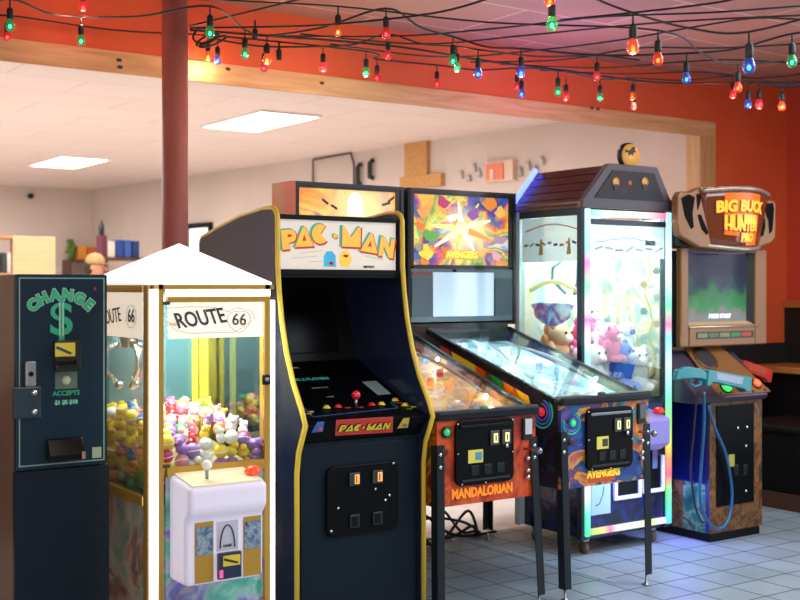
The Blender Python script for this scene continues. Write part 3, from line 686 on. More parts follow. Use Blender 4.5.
# toys in the left crane
TOYC = {'yellow': '#f2cf3a', 'pink': '#ec8fb0', 'white': '#f2ece6', 'purple': '#a274c8', 'orange': '#f09a48', 'blue': '#3a78c8', 'magenta': '#d83a80', 'green': '#4aa85c', 'red': '#d8383c', 'peach': '#f4c4a4'}
def make_toy(kind, col):
    r = .027; M = mat(TOYC[col], .45, coat=.2)
    loc = (0, 0, -5)
    lbl = {'ball': 'small %s ball', 'duck': 'small %s toy duck', 'bear': 'small %s teddy toy'}[kind] % col
    t = thing('toy_'+kind, lbl+' in the heap of the white roofed crane machine', 'toy', loc, '%s toy %ss in the white roofed crane' % (col, kind))
    c = Vector(loc)
    if kind == 'ball':
        MB().ball(c, r, seg=14, rings=9).build('sphere', M, t)
        MB().lathe([(r*1.01, -.002), (r*1.02, 0), (r*1.01, .002)], c, seg=14).build('seam_band', mat('#f6f2ea', .5), t)
    elif kind == 'duck':
        MB().ball(c+Vector((0, .004, -.004)), r, (.9, 1.15, .8)).build('body', M, t)
        MB().ball(c+Vector((0, -.014, .022)), r*.6, seg=12, rings=8).build('head', M, t)
        MB().ball(c+Vector((0, -.032, .018)), r*.26, (1, 1.2, .45), 8, 6).build('beak', mat('#ee8a2c', .4), t)
    else:
        MB().ball(c, r*.9, (.9, .85, 1)).build('body', M, t)
        MB().ball(c+Vector((0, -.004, .03)), r*.66, seg=12, rings=8).build('head', M, t)
        for s in (-1, 1): MB().ball(c+Vector((s*.014, -.002, .046)), r*.26, seg=8, rings=6).build('ear', M, t)
        MB().ball(c+Vector((0, -.02, .027)), r*.25, seg=8, rings=6).build('muzzle', mat('#fff4e4', .5), t)
    return t
protos = {}
random.seed(11)
def put_toy(x, y, z, first=None):
    left = (x-1.645)/.5
    pal = ['yellow']*9+['white', 'pink', 'blue', 'orange', 'magenta', 'green'] if left < .25 else ['white', 'pink', 'yellow', 'purple', 'yellow', 'peach', 'yellow', 'orange', 'pink', 'white', 'red', 'purple', 'green']
    col = random.choice(pal); kind = random.choice(['ball', 'ball', 'duck', 'bear'])
    k = (kind, col)
    if k not in protos: protos[k] = make_toy(kind, col); o = protos[k]
    else: o = copy_tree(protos[k])
    o.location = (x, y, z); o.rotation_euler = (random.uniform(-.5, .5), random.uniform(-.4, .4), random.uniform(-1.2, 1.2))
    s = random.uniform(.88, 1.08); o.scale = (s, s, s)
cnt = 0
for j in range(10):
    for i in range(9):
        x = 1.69+i*.0525+random.uniform(-.008, .008)+(.02 if j % 2 else 0); y = 4.045+j*.054+random.uniform(-.008, .008)
        if x > 2.125 or y > 4.57: continue
        inside = x > 1.74 and x < 2.12
        top = .865+.08*math.sin(min(1, (y-4.03)/.3)*PI/2)+.025*math.sin(x*23)+random.uniform(-.008, .012)
        lo = .785 if inside else .70
        zs = []
        z = top
        while z > lo-.01:
            zs.append(z); z -= .05
            if inside and j > 0 and len(zs) >= 1: break
        for z in zs: put_toy(x, y, z); cnt += 1
print('toys', cnt)

# ================================================================== MAZE GAME CABINET
def arcade_cabinet():
    x0, x1 = 2.33, 2.98
    t = thing('arcade_cabinet', 'black upright arcade cabinet with yellow edge trim, a red joystick and a PAC-MAN marquee', 'arcade cabinet', ((x0+x1)/2, 4.6, 0))
    F = [(4.14, .02), (4.14, .70), (4.125, .79), (4.07, .905), (4.10, .965), (4.17, 1.07), (4.225, 1.19), (4.265, 1.32), (4.288, 1.44), (4.30, 1.55), (4.303, 1.755)]
    T = [(4.312, 1.775), (4.335, 1.787), (4.42, 1.789), (4.62, 1.769), (4.83, 1.735), (5.03, 1.69), (5.045, 1.67), (5.045, .02)]
    SIDE = mat('#222b48', .2, coat=.4); PB = mat('#0e1c28', .45, spec=.2)
    for nm, a_ in (('side_panel', x0), ('side_panel', x1-.02)): MB().prism(F+T, 'x', a_+.0005, a_+.0195).build(nm, SIDE, t)
    path = [(4.14, .02)]+F[1:]+T[:-1]
    for a_ in (x0+.0095, x1-.0095): MB().tube([(a_, y-.004 if z < 1.76 else y, z+(.004 if z > 1.76 else 0)) for y, z in path], .0115, 8).build('edge_trim', YELLOW, t)
    i0, i1 = x0+.02, x1-.02
    MB().box(i0, i1, 4.16, 4.18, .03, .82).build('front_panel', PB, t)
    MB().box(i0+.02, i1-.02, 4.155, 4.1599, .03, .80).build('front_door', PB, t, bevel=.002)
    MB().prism([(4.145, .825), (4.085, .905), (4.10, .912), (4.24, .948), (4.24, .825)], 'x', i0, i1).build('control_panel', mat('#07090d', .4, spec=.12), t)
    MB().box(i0, i1, 5.02, 5.04, .03, 1.66).build('back_panel', PB, t)
    MB().prism([(4.34, 1.765), (4.62, 1.753), (5.02, 1.68), (5.02, 1.665), (4.62, 1.738), (4.34, 1.75)], 'x', i0, i1).build('top_panel', PB, t)
    # bezel
    s0, s1 = (4.24, .947), (4.66, 1.12)
    bz = MB().slab([(i0, s0[0], s0[1]), (i1, s0[0], s0[1]), (i1, s1[0], s1[1]), (i0, s1[0], s1[1])], (0, .01, -.02)).build('bezel', BLACKG, t)
    MB().slab([(i0, 4.66, 1.12), (i1, 4.66, 1.12), (i1, 4.80, 1.5), (i0, 4.80, 1.5)], (0, .02, 0)).build('screen_surround', BLACK, t)
    # curved dark picture tube
    m = MB(); n = 8; vs = []; fs = []
    for i in range(n+1):
        for j in range(n+1):
            a_ = i/n*2-1; b_ = j/n*2-1; q = .02*(1-a_*a_*.6-b_*b_*.4)
            vs.append(((i0+i1)/2+a_*.22, 4.73+.05*b_-.004-q, 1.31+.15*b_))
    for i in range(n):
        for j in range(n): fs.append((i*(n+1)+j, (i+1)*(n+1)+j, (i+1)*(n+1)+j+1, i*(n+1)+j+1))
    m.add(vs, fs, True).build('screen', mat('#0a0c10', .3, spec=.15), t)
    MB().box(i0, i1, 4.31, 4.6, 1.50, 1.512).build('speaker_panel', BLACK, t)
    # marquee
    MW = mat('#d8d2c6', .5, emit=.30, ecol='#fff4e6', name='backlit_marquee')
    mq = MB().box(i0+.012, i1-.012, 4.318, 4.325, 1.535, 1.745).build('marquee', MW, t)
    MB().box(i0, i1, 4.305, 4.33, 1.745, 1.765).build('marquee_bracket', BLACK, t); MB().box(i0, i1, 4.305, 4.33, 1.513, 1.535).build('marquee_bracket', BLACK, t)
    LC = (mat('#f7bb4a', .4, emit=.35), mat('#c8402c', .4, emit=.15), mat('#3fb4a8', .4, emit=.2))
    for ch, u, v, h, r in (('P', 288.5, 239.5, 21, .10), ('A', 303.5, 237, 21, .06), ('C', 320, 234, 20.5, .1), ('-', 335, 236, 16, 0), ('M', 351, 237, 22, -.02), ('A', 369.5, 243, 21, -.12), ('N', 386.5, 247.5, 22, -.16)):
        p = at(u, v, 4.316); logo_letter('letter', ch, (p.x, 4.317, p.z), h*.0039, r, mq, LC)
    SW = mat('#c9c9b8', .5)
    for k, (a0, b0, a1, b1) in enumerate([(300, 253, 322, 250.5), (292, 258, 318, 256), (308, 262, 322, 261), (360, 250, 378, 254), (365, 256, 384, 260)]):
        p, q = at(a0, b0, 4.316), at(a1, b1, 4.316); MB().bar((p.x, 4.3165, p.z), (q.x, 4.3165, q.z), .001, .0022).build('speed_line', SW, mq)
    # two plain coloured emblems in the middle of the marquee
    p = at(330, 259, 4.316); MB().prism([(p.x+a_*.033, p.z+b_*.036) for a_, b_ in ((-.9,-.9),(-.9,.3),(-.5,.9),(.3,.95),(.85,.4),(.9,-.9))], 'y', 4.315, 4.3175).build('blue_emblem', mat('#3fb0d8', .4, emit=.3), mq)
    MB().prism([(p.x+a_*.014+.004, p.z-.018+b_*.009) for a_, b_ in ((-1,0),(0,1),(1,.2),(.4,-1))], 'y', 4.314, 4.3149).build('red_mark', RED, mq)
    p = at(345.5, 259, 4.316); MB().prism([(p.x+.034*math.cos(a)*(.9+.1*math.cos(5*a)), p.z+.036*math.sin(a)) for a in [2*PI*k/14 for k in range(14)]], 'y', 4.315, 4.3175).build('yellow_emblem', mat('#f4cc48', .4, emit=.3), mq)
    MB().prism([(p.x+a_*.016, p.z+.012+b_*.008) for a_, b_ in ((-1,0),(-.3,1),(1,.6),(.5,-.8))], 'y', 4.314, 4.3149).build('red_mark', RED, mq)
    p = at(369, 267, 4.316); text('maker_lettering', BLACK, mq, 'MIDWAY', (p.x, 4.3165, p.z), .014, .001, bold=.0006)
    # bezel decals lie on the slanted black glass
    ang = math.atan2(s1[1]-s0[1], s1[0]-s0[0])
    def onb(u, v):
        t_ = (u-400)/FOC; dx, dy, dz = FX+RX*t_, FY+RY*t_, -(v-HOR)/FOC
        k = (s1[1]-s0[1])/(s1[0]-s0[0])
        D = (EYE-s0[1]+k*s0[0])/(k*dy-dz); return Vector((dx*D, dy*D, EYE+dz*D))
    nrm = Vector((0, -math.sin(ang), math.cos(ang)))*.0012
    def decal(nm, pts, m): MB().slab([onb(*p)+nrm*.3 for p in pts], nrm).build(nm, m, bz)
    TEAL = mat('#3fb0b4', .4); CARD = mat('#9fc4c8', .4)
    p = onb(308, 379.5)+nrm*1.2; text('teal_lettering', TEAL, bz, '1 OR 2 PLAYERS', p, .030, .001, face=ang, bold=.0018)
    p = onb(294, 368)+nrm*1.2; text('gold_lettering', mat('#c8a060', .4), bz, '(PUSH)', p, .016, .001, face=ang, bold=.0008)
    p = onb(320, 388)+nrm*1.2; text('grey_lettering', mat('#b0b0a8', .4), bz, 'SCORE 10 PTS', p, .013, .001, face=ang)
    p = onb(330, 397)+nrm*1.2; text('grey_lettering', mat('#b0b0a8', .4), bz, '1 9 8 0', p, .013, .001, face=ang)
    decal('instruction_card', [(378, 395), (391, 394), (376, 381), (362, 382)], CARD)
    p = onb(333, 359)+nrm*1.2; text('gold_lettering', mat('#8a6038', .4), bz, 'PLAY', p, .022, .001, face=ang, bold=.001)
    # control panel decoration
    k2 = (.948-.912)/(.14)
    def onc(u, v, off=.0):
        t_ = (u-400)/FOC; dx, dy, dz = FX+RX*t_, FY+RY*t_, -(v-HOR)/FOC
        D = (EYE-.912+k2*4.10)/(k2*dy-dz); return Vector((dx*D, dy*D, EYE+dz*D+off))
    cp = [o for o in t.children if o.name.startswith('control_panel')][0]
    BL = mat('#2a5a9c', .4)
    c = [onc(303, 407), onc(384, 398), onc(398, 408), onc(313, 417)]
    for i in range(4): MB().bar(c[i]+Vector((0,0,.001)), c[(i+1) % 4]+Vector((0,0,.001)), .005, .002).build('blue_outline', BL, cp)
    YB = mat('#ecd83c', .25, coat=.5)
    for u, v, m_, nm in ((326.5, 408.5, YB, 'yellow'), (338, 407.5, RED, 'red'), (371.5, 405.5, RED, 'red'), (381.5, 405, YB, 'yellow'), (395, 401, YB, 'yellow'), (405, 406, YB, 'yellow')):
        p = onc(u, v); MB().lathe([(.017, 0), (.018, .004), (.013, .007), (.011, .013), (0, .015)], p+Vector((0, 0, .0)), (0, 0, 1)).build(nm+'_button', m_, cp)
    for u, v, c_ in ((348, 408, '#d83030'), (361, 407.5, '#d83030'), (302, 409, '#7a58b0'), (309, 414, '#c8c848'), (311, 412, '#e8e070'), (400, 403, '#d84838'), (410, 409, '#58a040'), (414, 407, '#e0c040')):
        p = onc(u, v); MB().prism([(p.x+.014*math.cos(a)*(1+.3*math.sin(3*a)), p.y+.012*math.sin(a)) for a in [2*PI*k/9 for k in range(9)]], 'z', p.z+.0, p.z+.003).build('panel_mark', mat(c_, .4), cp)
    p = onc(356, 408); j = MB().cyl(p, p+Vector((0, 0, .045)), .006).build('joystick', STEEL, cp); MB().ball(p+Vector((0, 0, .055)), .020, seg=18, rings=12).build('joystick_ball', mat('#e02430', .15, coat=.8), j)
    # logo plate on the control panel front: the sloping face from (4.145,.825) to (4.085,.905)
    sl = math.atan2(-.06, .08)   # leans forward towards the top
    def onf(u, v):
        t_ = (u-400)/FOC; dx, dy, dz = FX+RX*t_, FY+RY*t_, -(v-HOR)/FOC
        k = .08/-.06; D = (EYE-.825+k*4.145)/(k*dy-dz); return Vector((dx*D, dy*D, EYE+dz*D))
    nf = Vector((0, -math.cos(sl), math.sin(sl)))
    q = [onf(335, 435.5), onf(392.5, 432), onf(393, 416.5), onf(336, 420)]
    pl = MB().slab([a_+nf*.0005 for a_ in q], nf*.0015).build('logo_plate', mat('#e4483c', .35), cp)
    LY = (mat('#f4e03c', .35), mat('#101010', .4), mat('#101010', .4))
    for ch, u in zip('PAC-MAN', (342, 349.5, 357, 363, 370.5, 378.5, 386)):
        a_ = onf(u, 427.5-(u-342)*.055)+nf*.0028; logo_letter('letter', ch, a_, .036, 0, pl, LY, .001, sl)
    for (u, v, c_, nm) in ((319, 427, '#3a78d0', 'blue_emblem'), (404.5, 423, '#ecc83c', 'yellow_emblem')):
        a_ = onf(u, v); r_ = .027
        MB().slab([a_+nf*.001+Vector((-r_, 0, 0))-Vector((0, math.sin(sl), math.cos(sl)))*r_, a_+nf*.001+Vector((r_, 0, 0))-Vector((0, math.sin(sl), math.cos(sl)))*r_, a_+nf*.001+Vector((r_*.5, 0, 0))+Vector((0, math.sin(sl), math.cos(sl)))*r_*1.1, a_+nf*.001+Vector((-r_*.7, 0, 0))+Vector((0, math.sin(sl), math.cos(sl)))*r_*1.1], nf*.001).build(nm, mat(c_, .4), cp)
        a_ = a_+nf*.002; MB().ball(a_+Vector((.004, 0, -.008)), .012, (1, .15, .6), 10, 6).build('emblem_mark', RED if u < 350 else mat('#3a6ab0', .4), cp)
    # coin door
    a_, b_ = at(326, 466, 4.15), at(397, 534, 4.15)
    cd = MB().prism(rrect(a_.x, b_.x, .425, .715, .03), 'y', 4.138, 4.1545).build('coin_door', mat('#05080b', .4, spec=.15), t, bevel=.003)
    for u in (354, 377):
        xx = at(u, 0, 4.137).x
        s_ = MB().box(xx-.026, xx+.026, 4.128, 4.1375, .63, .685).build('coin_slot', mat('#3a4248', .4, .4), cd, bevel=.003)
        MB().box(xx-.002, xx+.02, 4.125, 4.1279, .638, .677).build('slot_light', mat('#e8a058', .4, emit=.8, ecol='#f0a860'), s_)
        MB().box(xx+.004, xx+.008, 4.1235, 4.1249, .642, .672).build('coin_opening', BLACK, s_)
        r_ = MB().box(xx-.024, xx+.024, 4.128, 4.1375, .455, .51).build('coin_return', mat('#2a323a', .4, .4), cd, bevel=.003)
        MB().box(xx-.016, xx+.012, 4.125, 4.1279, .463, .50).build('return_flap', BLACK, r_)
    for u, v in ((389, 495), (385, 500), (375, 489), (338, 508), (331, 531), (393, 463)):
        p = at(u, v, 4.137); MB().cyl((p.x, 4.131, p.z), (p.x, 4.138, p.z), .006, 10).build('lock_stud', CHROME, cd)
    return t
arcade_cabinet()

# ================================================================== PINBALL MACHINES
def pinball(label, x0, x1, yf, zb, zf, bx0, bx1, by0, by1, bz0, bz1, front, side, bbside, translite, playart, logo, feet, style):
    t = thing('pinball_machine', label, 'pinball machine', ((x0+x1)/2, (yf+by1)/2, 0), 'pinball machines')
    yb = by0; zt = bz0-.02
    fl = MB().box(x0, x1, yf, yf+.02, zb, zf-.03).build('front_panel', front, t)
    S = [(yf+.0205, zb), (yf+.0205, zf-.032), (yb, zt-.02), (by1, zt-.02), (by1, zb+.12), (yb-.1, zb+.12), (yf+.3, zb)]
    lp = MB().prism(S, 'x', x0, x0+.02).build('side_panel', side, t)
    MB().prism(S, 'x', x1-.02, x1).build('side_panel', side, t)
    MB().box(x0+.0205, x1-.0205, yf+.03, by1-.02, zb+.13, zb+.15).build('bottom_panel', BLACK, t)
    MB().box(x0+.0205, x1-.0205, by1-.02, by1, zb+.12, zt-.02).build('back_panel', BLACK, t)
    # playfield and glass
    g0, g1 = zf-.012, zt+.0
    pf = MB().slab([(x0+.021, yf+.05, zf-.055), (x1-.021, yf+.05, zf-.055), (x1-.021, yb-.01, zt-.075), (x0+.021, yb-.01, zt-.075)], (0, 0, -.012)).build('playfield', playart, t)
    MB().slab([(x0+.012, yf+.05, g0), (x1-.012, yf+.05, g0), (x1-.012, yb+.0, g1), (x0+.012, yb+.0, g1)], (0, 0, .004)).build('playfield_glass', PGLASS, t)
    RAIL = mat('#1c2228', .25, .6)
    for xa, xb in ((x0-.008, x0+.018), (x1-.018, x1+.008)):
        MB().slab([(xa, yf+.0455, zf-.035), (xb, yf+.0455, zf-.035), (xb, yb-.002, zt-.022), (xa, yb-.002, zt-.022)], (0, 0, .03)).build('side_rail', RAIL, t, bevel=.004)
    lb = MB().box(x0-.012, x1+.012, yf-.022, yf+.045, zf-.035, zf+.006).build('lockdown_bar', mat('#20272e', .3, .5), t, bevel=.012, seg=3)
    MB().ball(((x0+x1)/2-(.02 if style['seed'] == 1 else .03), yf-.0, zf+.006), .026, (1, .7, .5)).build('lockdown_button', mat('#1c7c50' if style['seed'] == 1 else '#0a0a0c', .3, coat=.4), lb)
    # things on the playfield
    def onp(fx, fy, up=0):
        y = yf+.05+(yb-.06-yf)*fy; z = zf-.055+(zt-.075-(zf-.055))*fy
        return Vector((x0+.03+(x1-x0-.06)*fx, y, z+up))
    for sgn, fx in ((1, .33), (-1, .67)):
        a_, b_ = onp(fx, .13, .02), onp(fx+sgn*.12, .10, .02); MB().bar(a_, b_, .018, .02).ball(a_, .014, (1, 1, .8)).build('flipper', mat(style['flip'], .3), pf)
        a_, b_ = onp(fx-sgn*.14, .3, .025), onp(fx-sgn*.06, .2, .025); MB().bar(a_, b_, .03, .02).build('slingshot', mat(style['sling'], .3, emit=.5), pf)
    for fx, fy in ((.35, .72), (.6, .76), (.48, .62)):
        c = onp(fx, fy); MB().lathe([(.032, 0), (.022, .01), (.022, .035), (.036, .04), (.036, .046), (.01, .05)], c).build('bumper', mat(style['bump'], .25, emit=style.get('be', .6)), pf)
    for k, (f0, f1, f2, f3, c_) in enumerate(style['ramps']):
        pts = [onp(f0+(f2-f0)*i/8+.06*math.sin(i/8*PI), f1+(f3-f1)*i/8, .03+.035*math.sin(i/8*PI)) for i in range(9)]
        MB().tube(pts, .007, 6).build('ramp', mat(c_, .2, .3 if k else 0), pf)
    random.seed(style['seed'])
    for k in range(style['n']):
        c = onp(random.uniform(.06, .94), random.uniform(.15, .95), .0); cc = random.choice(style['cols'])
        if k % 2: MB().box(c.x-.018, c.x+.018, c.y-.006, c.y+.006, c.z-.003, c.z+.04).build('target', mat(cc, .4, emit=.25), pf)
        else: MB().lathe([(.012, 0), (.012, .002), (.004, .003)], c).build('insert_light', mat(cc, .3, emit=1.5), pf)
    # front: coin door, buttons, plunger
    cx0, cx1, cz0, cz1 = style['door']
    cd = MB().prism(rrect(cx0, cx1, cz0, cz1, .035), 'y', yf-.018, yf-.0005).build('coin_door', mat('#06070a', .4, spec=.15), t, bevel=.004)
    w_ = cx1-cx0; h_ = cz1-cz0
    MB().box(cx0+.02, cx1-.02, yf-.026, yf-.0185, cz1-.035, cz1-.022).build('coin_door_bar', STEEL if style['seed'] == 2 else BLACK, cd, bevel=.002)
    for k in (0, 1):
        a_ = cx0+w_*(.57+.2*k); s_ = MB().box(a_, a_+w_*.16, yf-.026, yf-.0185, cz1-.12, cz1-.055).build('coin_slot', mat('#4a4c48', .4, .3), cd, bevel=.003)
        MB().box(a_+w_*.05, a_+w_*.12, yf-.029, yf-.0262, cz1-.108, cz1-.067).build('slot_light', mat('#ece4a0', .4, emit=.7), s_)
        MB().box(a_+w_*.075, a_+w_*.09, yf-.031, yf-.0292, cz1-.1, cz1-.075).build('coin_opening', BLACK, s_)
    st = MB().box(cx0+w_*.2, cx0+w_*.45, yf-.0205, yf-.0185, cz0+h_*.34, cz0+h_*.54).build('price_sticker', mat('#d8cc5c', .5, emit=.1), cd)
    MB().box(cx0+w_*.32, cx0+w_*.43, yf-.0225, yf-.0206, cz0+h_*.38, cz0+h_*.5).build('sticker_patch', mat('#5a9ab0' if style['seed'] == 1 else '#3a3a34', .5), st)
    for k in range(3): MB().box(cx0+w_*(.25+.22*k), cx0+w_*(.38+.22*k), yf-.022, yf-.0185, cz0+h_*.15, cz0+h_*.3).build('coin_return', mat('#14181c', .3), cd, bevel=.002)
    MB().box(cx0+.03, cx1-.03, yf-.024, yf-.0185, cz0+.018, cz0+.028).build('coin_door_ridge', mat('#3a4046', .3, .5), cd)
    for fx, fz in ((.03, .95), (.97, .95), (.03, .5), (.97, .45), (.5, .02), (.1, .03)):
        MB().cyl((cx0+w_*fx, yf-.022, cz0+h_*fz), (cx0+w_*fx, yf-.016, cz0+h_*fz), .004, 8).build('door_bolt', CHROME, cd)
    MB().cyl((cx1-w_*.14, yf-.028, cz0+h_*.56), (cx1-w_*.14, yf-.018, cz0+h_*.56), .01, 12).build('door_lock', CHROME, cd)
    sb = MB().lathe([(.024, 0), (.026, .006), (.02, .012)], (x0+style['btn'][0], yf, style['btn'][1]), (0, -1, 0)).build('start_button_ring', mat(style['ring'], .3), t)
    MB().lathe([(.017, .0), (.016, .012), (.008, .018), (0, .019)], (x0+style['btn'][0], yf-.004, style['btn'][1]), (0, -1, 0)).build('start_button', mat(style['bcol'], .2, emit=.6, coat=.5), sb)
    MB().lathe([(.016, 0), (.017, .008), (.012, .01)], (x0+style['btn'][0]-.005, yf, style['btn'][1]-.085), (0, -1, 0)).build('knob_button', mat('#5a1c12', .3), t)
    px = x1-.055
    pg = MB().box(px-.028, px+.028, yf-.012, yf-.0005, zf-.15, zf-.05).build('plunger_plate', mat('#15181c', .4), t, bevel=.004)
    MB().box(px-.018, px+.022, yf-.016, yf-.0125, zf-.125, zf-.055).build('plunger_sticker', mat(style['psticker'], .4), pg)
    pl = MB().cyl((px-.01, yf-.09, zf-.19), (px-.01, yf, zf-.19), .006, 10).ball((px-.01, yf-.1, zf-.19), .016).build('plunger', STEEL, t)
    for zz in (zf-.235, zf-.29, zf-.32): MB().ball((px+.0, yf-.012, zz), .011).build('bracket_bolt', CHROME, t)
    text('name_lettering', mat(style['lcol'], .4, emit=.35), fl, logo, ((cx0+cx1)/2+style.get('ldx', 0), yf-.003, style['lz']), style['lsize'], .003, bold=.0025, sx=style.get('lsx', .85), rot=0)
    if style.get('lplate'):
        a_ = style['lplate']; MB().box(a_[0], a_[1], yf-.0015, yf-.0001, a_[2], a_[3]).build('name_plate', mat('#c8521c', .4), fl)
    # side flipper button with its bright ring
    fb = MB().lathe([(.02, 0), (.022, .006), (.012, .012)], (x0-.0, yf+.13, zf-.075), (-1, 0, 0)).build('flipper_button', mat(style['fbtn'], .3, emit=.4), t)
    # legs
    LEG = mat('#1e262c', .35, .3)
    for k, (fx, fy) in enumerate(feet):
        tx = x0 if k % 2 == 0 else x1; sx = 1 if k % 2 == 0 else -1
        ty = yf if k < 2 else by1-.08; sy = 1 if k < 2 else -1
        top = Vector((tx-sx*.006, ty-sy*.006, zb+(.27 if k < 2 else .3))); bot = Vector((fx, fy, .055))
        m = MB(); W_ = .042; H_ = .004
        for (dx, dy) in ((W_*sx, 0), (0, W_*sy)):
            ax, ay = (0, H_*sy) if dx else (H_*sx, 0)
            def q(p, z=None): return [Vector((p.x, p.y, p.z)), Vector((p.x+dx, p.y+dy, p.z)), Vector((p.x+dx+ax, p.y+dy+ay, p.z)), Vector((p.x+ax, p.y+ay, p.z))]
            m.hexa(q(bot)+q(top))
        lg = m.build('leg', LEG, t)
        c = bot+Vector((sx*.02, sy*.02, 0))
        MB().lathe([(.021, 0), (.022, .005), (.01, .012), (.005, .016), (.005, .07)], (c.x, c.y, 0), (0, 0, 1)).build('leg_leveler', STEEL, lg)
        for dz in (.02, .075):
            MB().ball((top.x+sx*.018, top.y-sy*.003, top.z-dz-.02), .009, (1, .6, 1)).build('leg_bolt', CHROME, lg)
    # backbox
    CASE = mat('#0c0e12', .3, coat=.3)
    bb = MB().box(bx0, bx0+.02, by0+.0, by1, bz0, bz1).build('backbox_side', bbside, t)
    MB().box(bx1-.02, bx1, by0, by1, bz0, bz1).build('backbox_side', CASE, t)
    MB().box(bx0+.0205, bx1-.0205, by0, by1, bz1-.02, bz1).build('backbox_top', CASE, t)
    MB().box(bx0+.0205, bx1-.0205, by0, by1, bz0, bz0+.012).build('backbox_floor', CASE, t)
    MB().box(bx0+.0205, bx1-.0205, by1-.015, by1, bz0+.0125, bz1-.0205).build('backbox_back', CASE, t)
    zs = bz0+.31
    TR = MB().box(bx0+.045, bx1-.045, by0+.016, by0+.022, zs+.02, bz1-.03).build('translite', translite, t)
    for a_, b_, c_, d_ in ((bx0+.0205, bx0+.0445, zs+.01, bz1-.0205), (bx1-.0445, bx1-.0205, zs+.01, bz1-.0205), (bx0+.045, bx1-.045, bz1-.03, bz1-.0205), (bx0+.045, bx1-.045, zs, zs+.0195)):
        MB().box(a_, b_, by0+.006, by0+.03, c_, d_).build('translite_frame', CASE, t)
    sp = MB().box(bx0+.0205, bx1-.0205, by0+.006, by0+.03, bz0+.02, zs-.0005).build('speaker_panel', mat('#5a6a72', .3, .4), t, bevel=.003)
    for sx in (bx0+.09, bx1-.09):
        MB().box(sx-.062, sx+.062, by0-.001, by0+.0055, bz0+.05, zs-.05).build('speaker_grille', mat('#3a4a52', .5), sp)
    MB().box(bx0+.165, bx1-.165, by0-.003, by0+.0055, bz0+.05, zs-.02).build('display', DISP, sp)
    MB().box(bx0+.03, bx0+.15, by0-.001, by0+.0055, zs-.038, zs-.018).build('rating_plate', mat('#6a3828', .4), sp)
    MB().cyl(((bx0+bx1)/2-.06, by0-.006, zs-.012), ((bx0+bx1)/2-.06, by0+.006, zs-.012), .008, 10).build('panel_lock', BLACK, sp)
    MB().prism([(by0, zt-.019), (by1, zt-.019), (by1, bz0-.0005), (by0, bz0-.0005)], 'x', max(x0, bx0)+.01, min(x1, bx1)-.01).build('neck', CASE, t)
    return t, TR, lp
DISP = mat('#b8ccdc', .06, .0, emit=.12, ecol='#9cb8d8', coat=1)  # faint glow makes up for the weak window reflection in the display
PGLASS = glassmat('playfield_glass', '#f2f8f8', .04, top=.4)
# art of the left pinball: warm desert tones; of the right one: a colourful burst
F1 = artmat('orange_front_print', [(0, '#2a0a08'), (.35, '#8a2414'), (.5, '#c84018'), (.7, '#d85c20'), (1, '#5a140e')], 5, 1.5, 0, .5, seed=2, coat=0)
S1 = artmat('side_print_warm', [(0, '#2c1024'), (.35, '#7a1c18'), (.5, '#d8a020'), (.62, '#c83018'), (.72, '#1c6a34'), (.85, '#e0a81c'), (1, '#201838')], 4, 2, 0, .3, seed=8)
T1 = artmat('desert_translite', [(0, '#5a2c6c'), (.3, '#8a4a7c'), (.45, '#d8683c'), (.6, '#f09a3c'), (.8, '#f8c860'), (1, '#7a3c74')], 3.2, 1.6, .5, .3, vor=False, glow=(.0, 1.86, .34, '#fff0a8'), seed=1)
P1 = artmat('desert_playfield', [(0, '#5a4a50'), (.3, '#c8a890'), (.5, '#f0a040'), (.62, '#e0d0c0'), (.8, '#c86028'), (1, '#b0a8a0')], 7, 2, .7, .3, seed=4)  # glow put into the print to brighten the playfield
SB1 = artmat('orange_side_art', [(0, '#d8602c'), (.5, '#e07038'), (.7, '#c8904c'), (1, '#e8743a')], 3, 1, 0, .4, vor=False)
st1 = dict(flip='#f0f0f0', sling='#f0b060', bump='#e85040', be=.8, ramps=[(.1, .3, .4, .95, '#c8ccd0'), (.9, .25, .6, .9, '#a8a8b0')], seed=1, n=22, cols=['#f8c040', '#f87830', '#ffffff', '#e83828', '#80c8f0'],
           door=(at(455, 0, 4.06).x, at(513, 0, 4.06).x, at(480, 484, 4.06).z, at(480, 419, 4.06).z), btn=(.045, .83), ring='#181818', bcol='#20b060', psticker='#c8c8cc', lcol='#f08c24', lz=at(480, 492, 4.06).z, lsize=.058, fbtn='#c03020', ldx=-.005, lsx=.82)
m1, tr1, _ = pinball('orange fronted pinball machine marked MANDALORIAN standing right of the black arcade cabinet', 2.995, 3.555, 4.07, .505, .915, 2.858, 3.535, 5.10, 5.31, 1.25, 1.99, F1, S1, SB1, T1, P1, 'MANDALORIAN', [(2.96, 4.02), (3.58, 4.03), (2.98, 5.27), (3.57, 5.27)], st1)
m_ = MB()
# plain white dome and small dark darts in the desert print
pz = lambda u, v: at(u, v, 5.115)
p = pz(355, 204); MB().prism([(p.x+.045*math.cos(a), p.z+.06*math.sin(a)) for a in [PI*k/12 for k in range(13)]]+[(p.x-.05, p.z-.06), (p.x+.05, p.z-.06)], 'y', 5.1135, 5.1155).build('white_dome_mark', mat('#f8f0d8', .4, emit=.7), tr1)
for (u, v, du, dv) in ((322, 199, 6, 5), (331, 205, 6, 4), (382, 205, 8, -2), (388, 202, 6, -5)):
    a_, b_ = pz(u, v), pz(u+du, v+dv); MB().bar((a_.x, 5.113, a_.z), (b_.x, 5.113, b_.z), .002, .012).build('dart_mark', mat('#3a2030', .4), tr1)

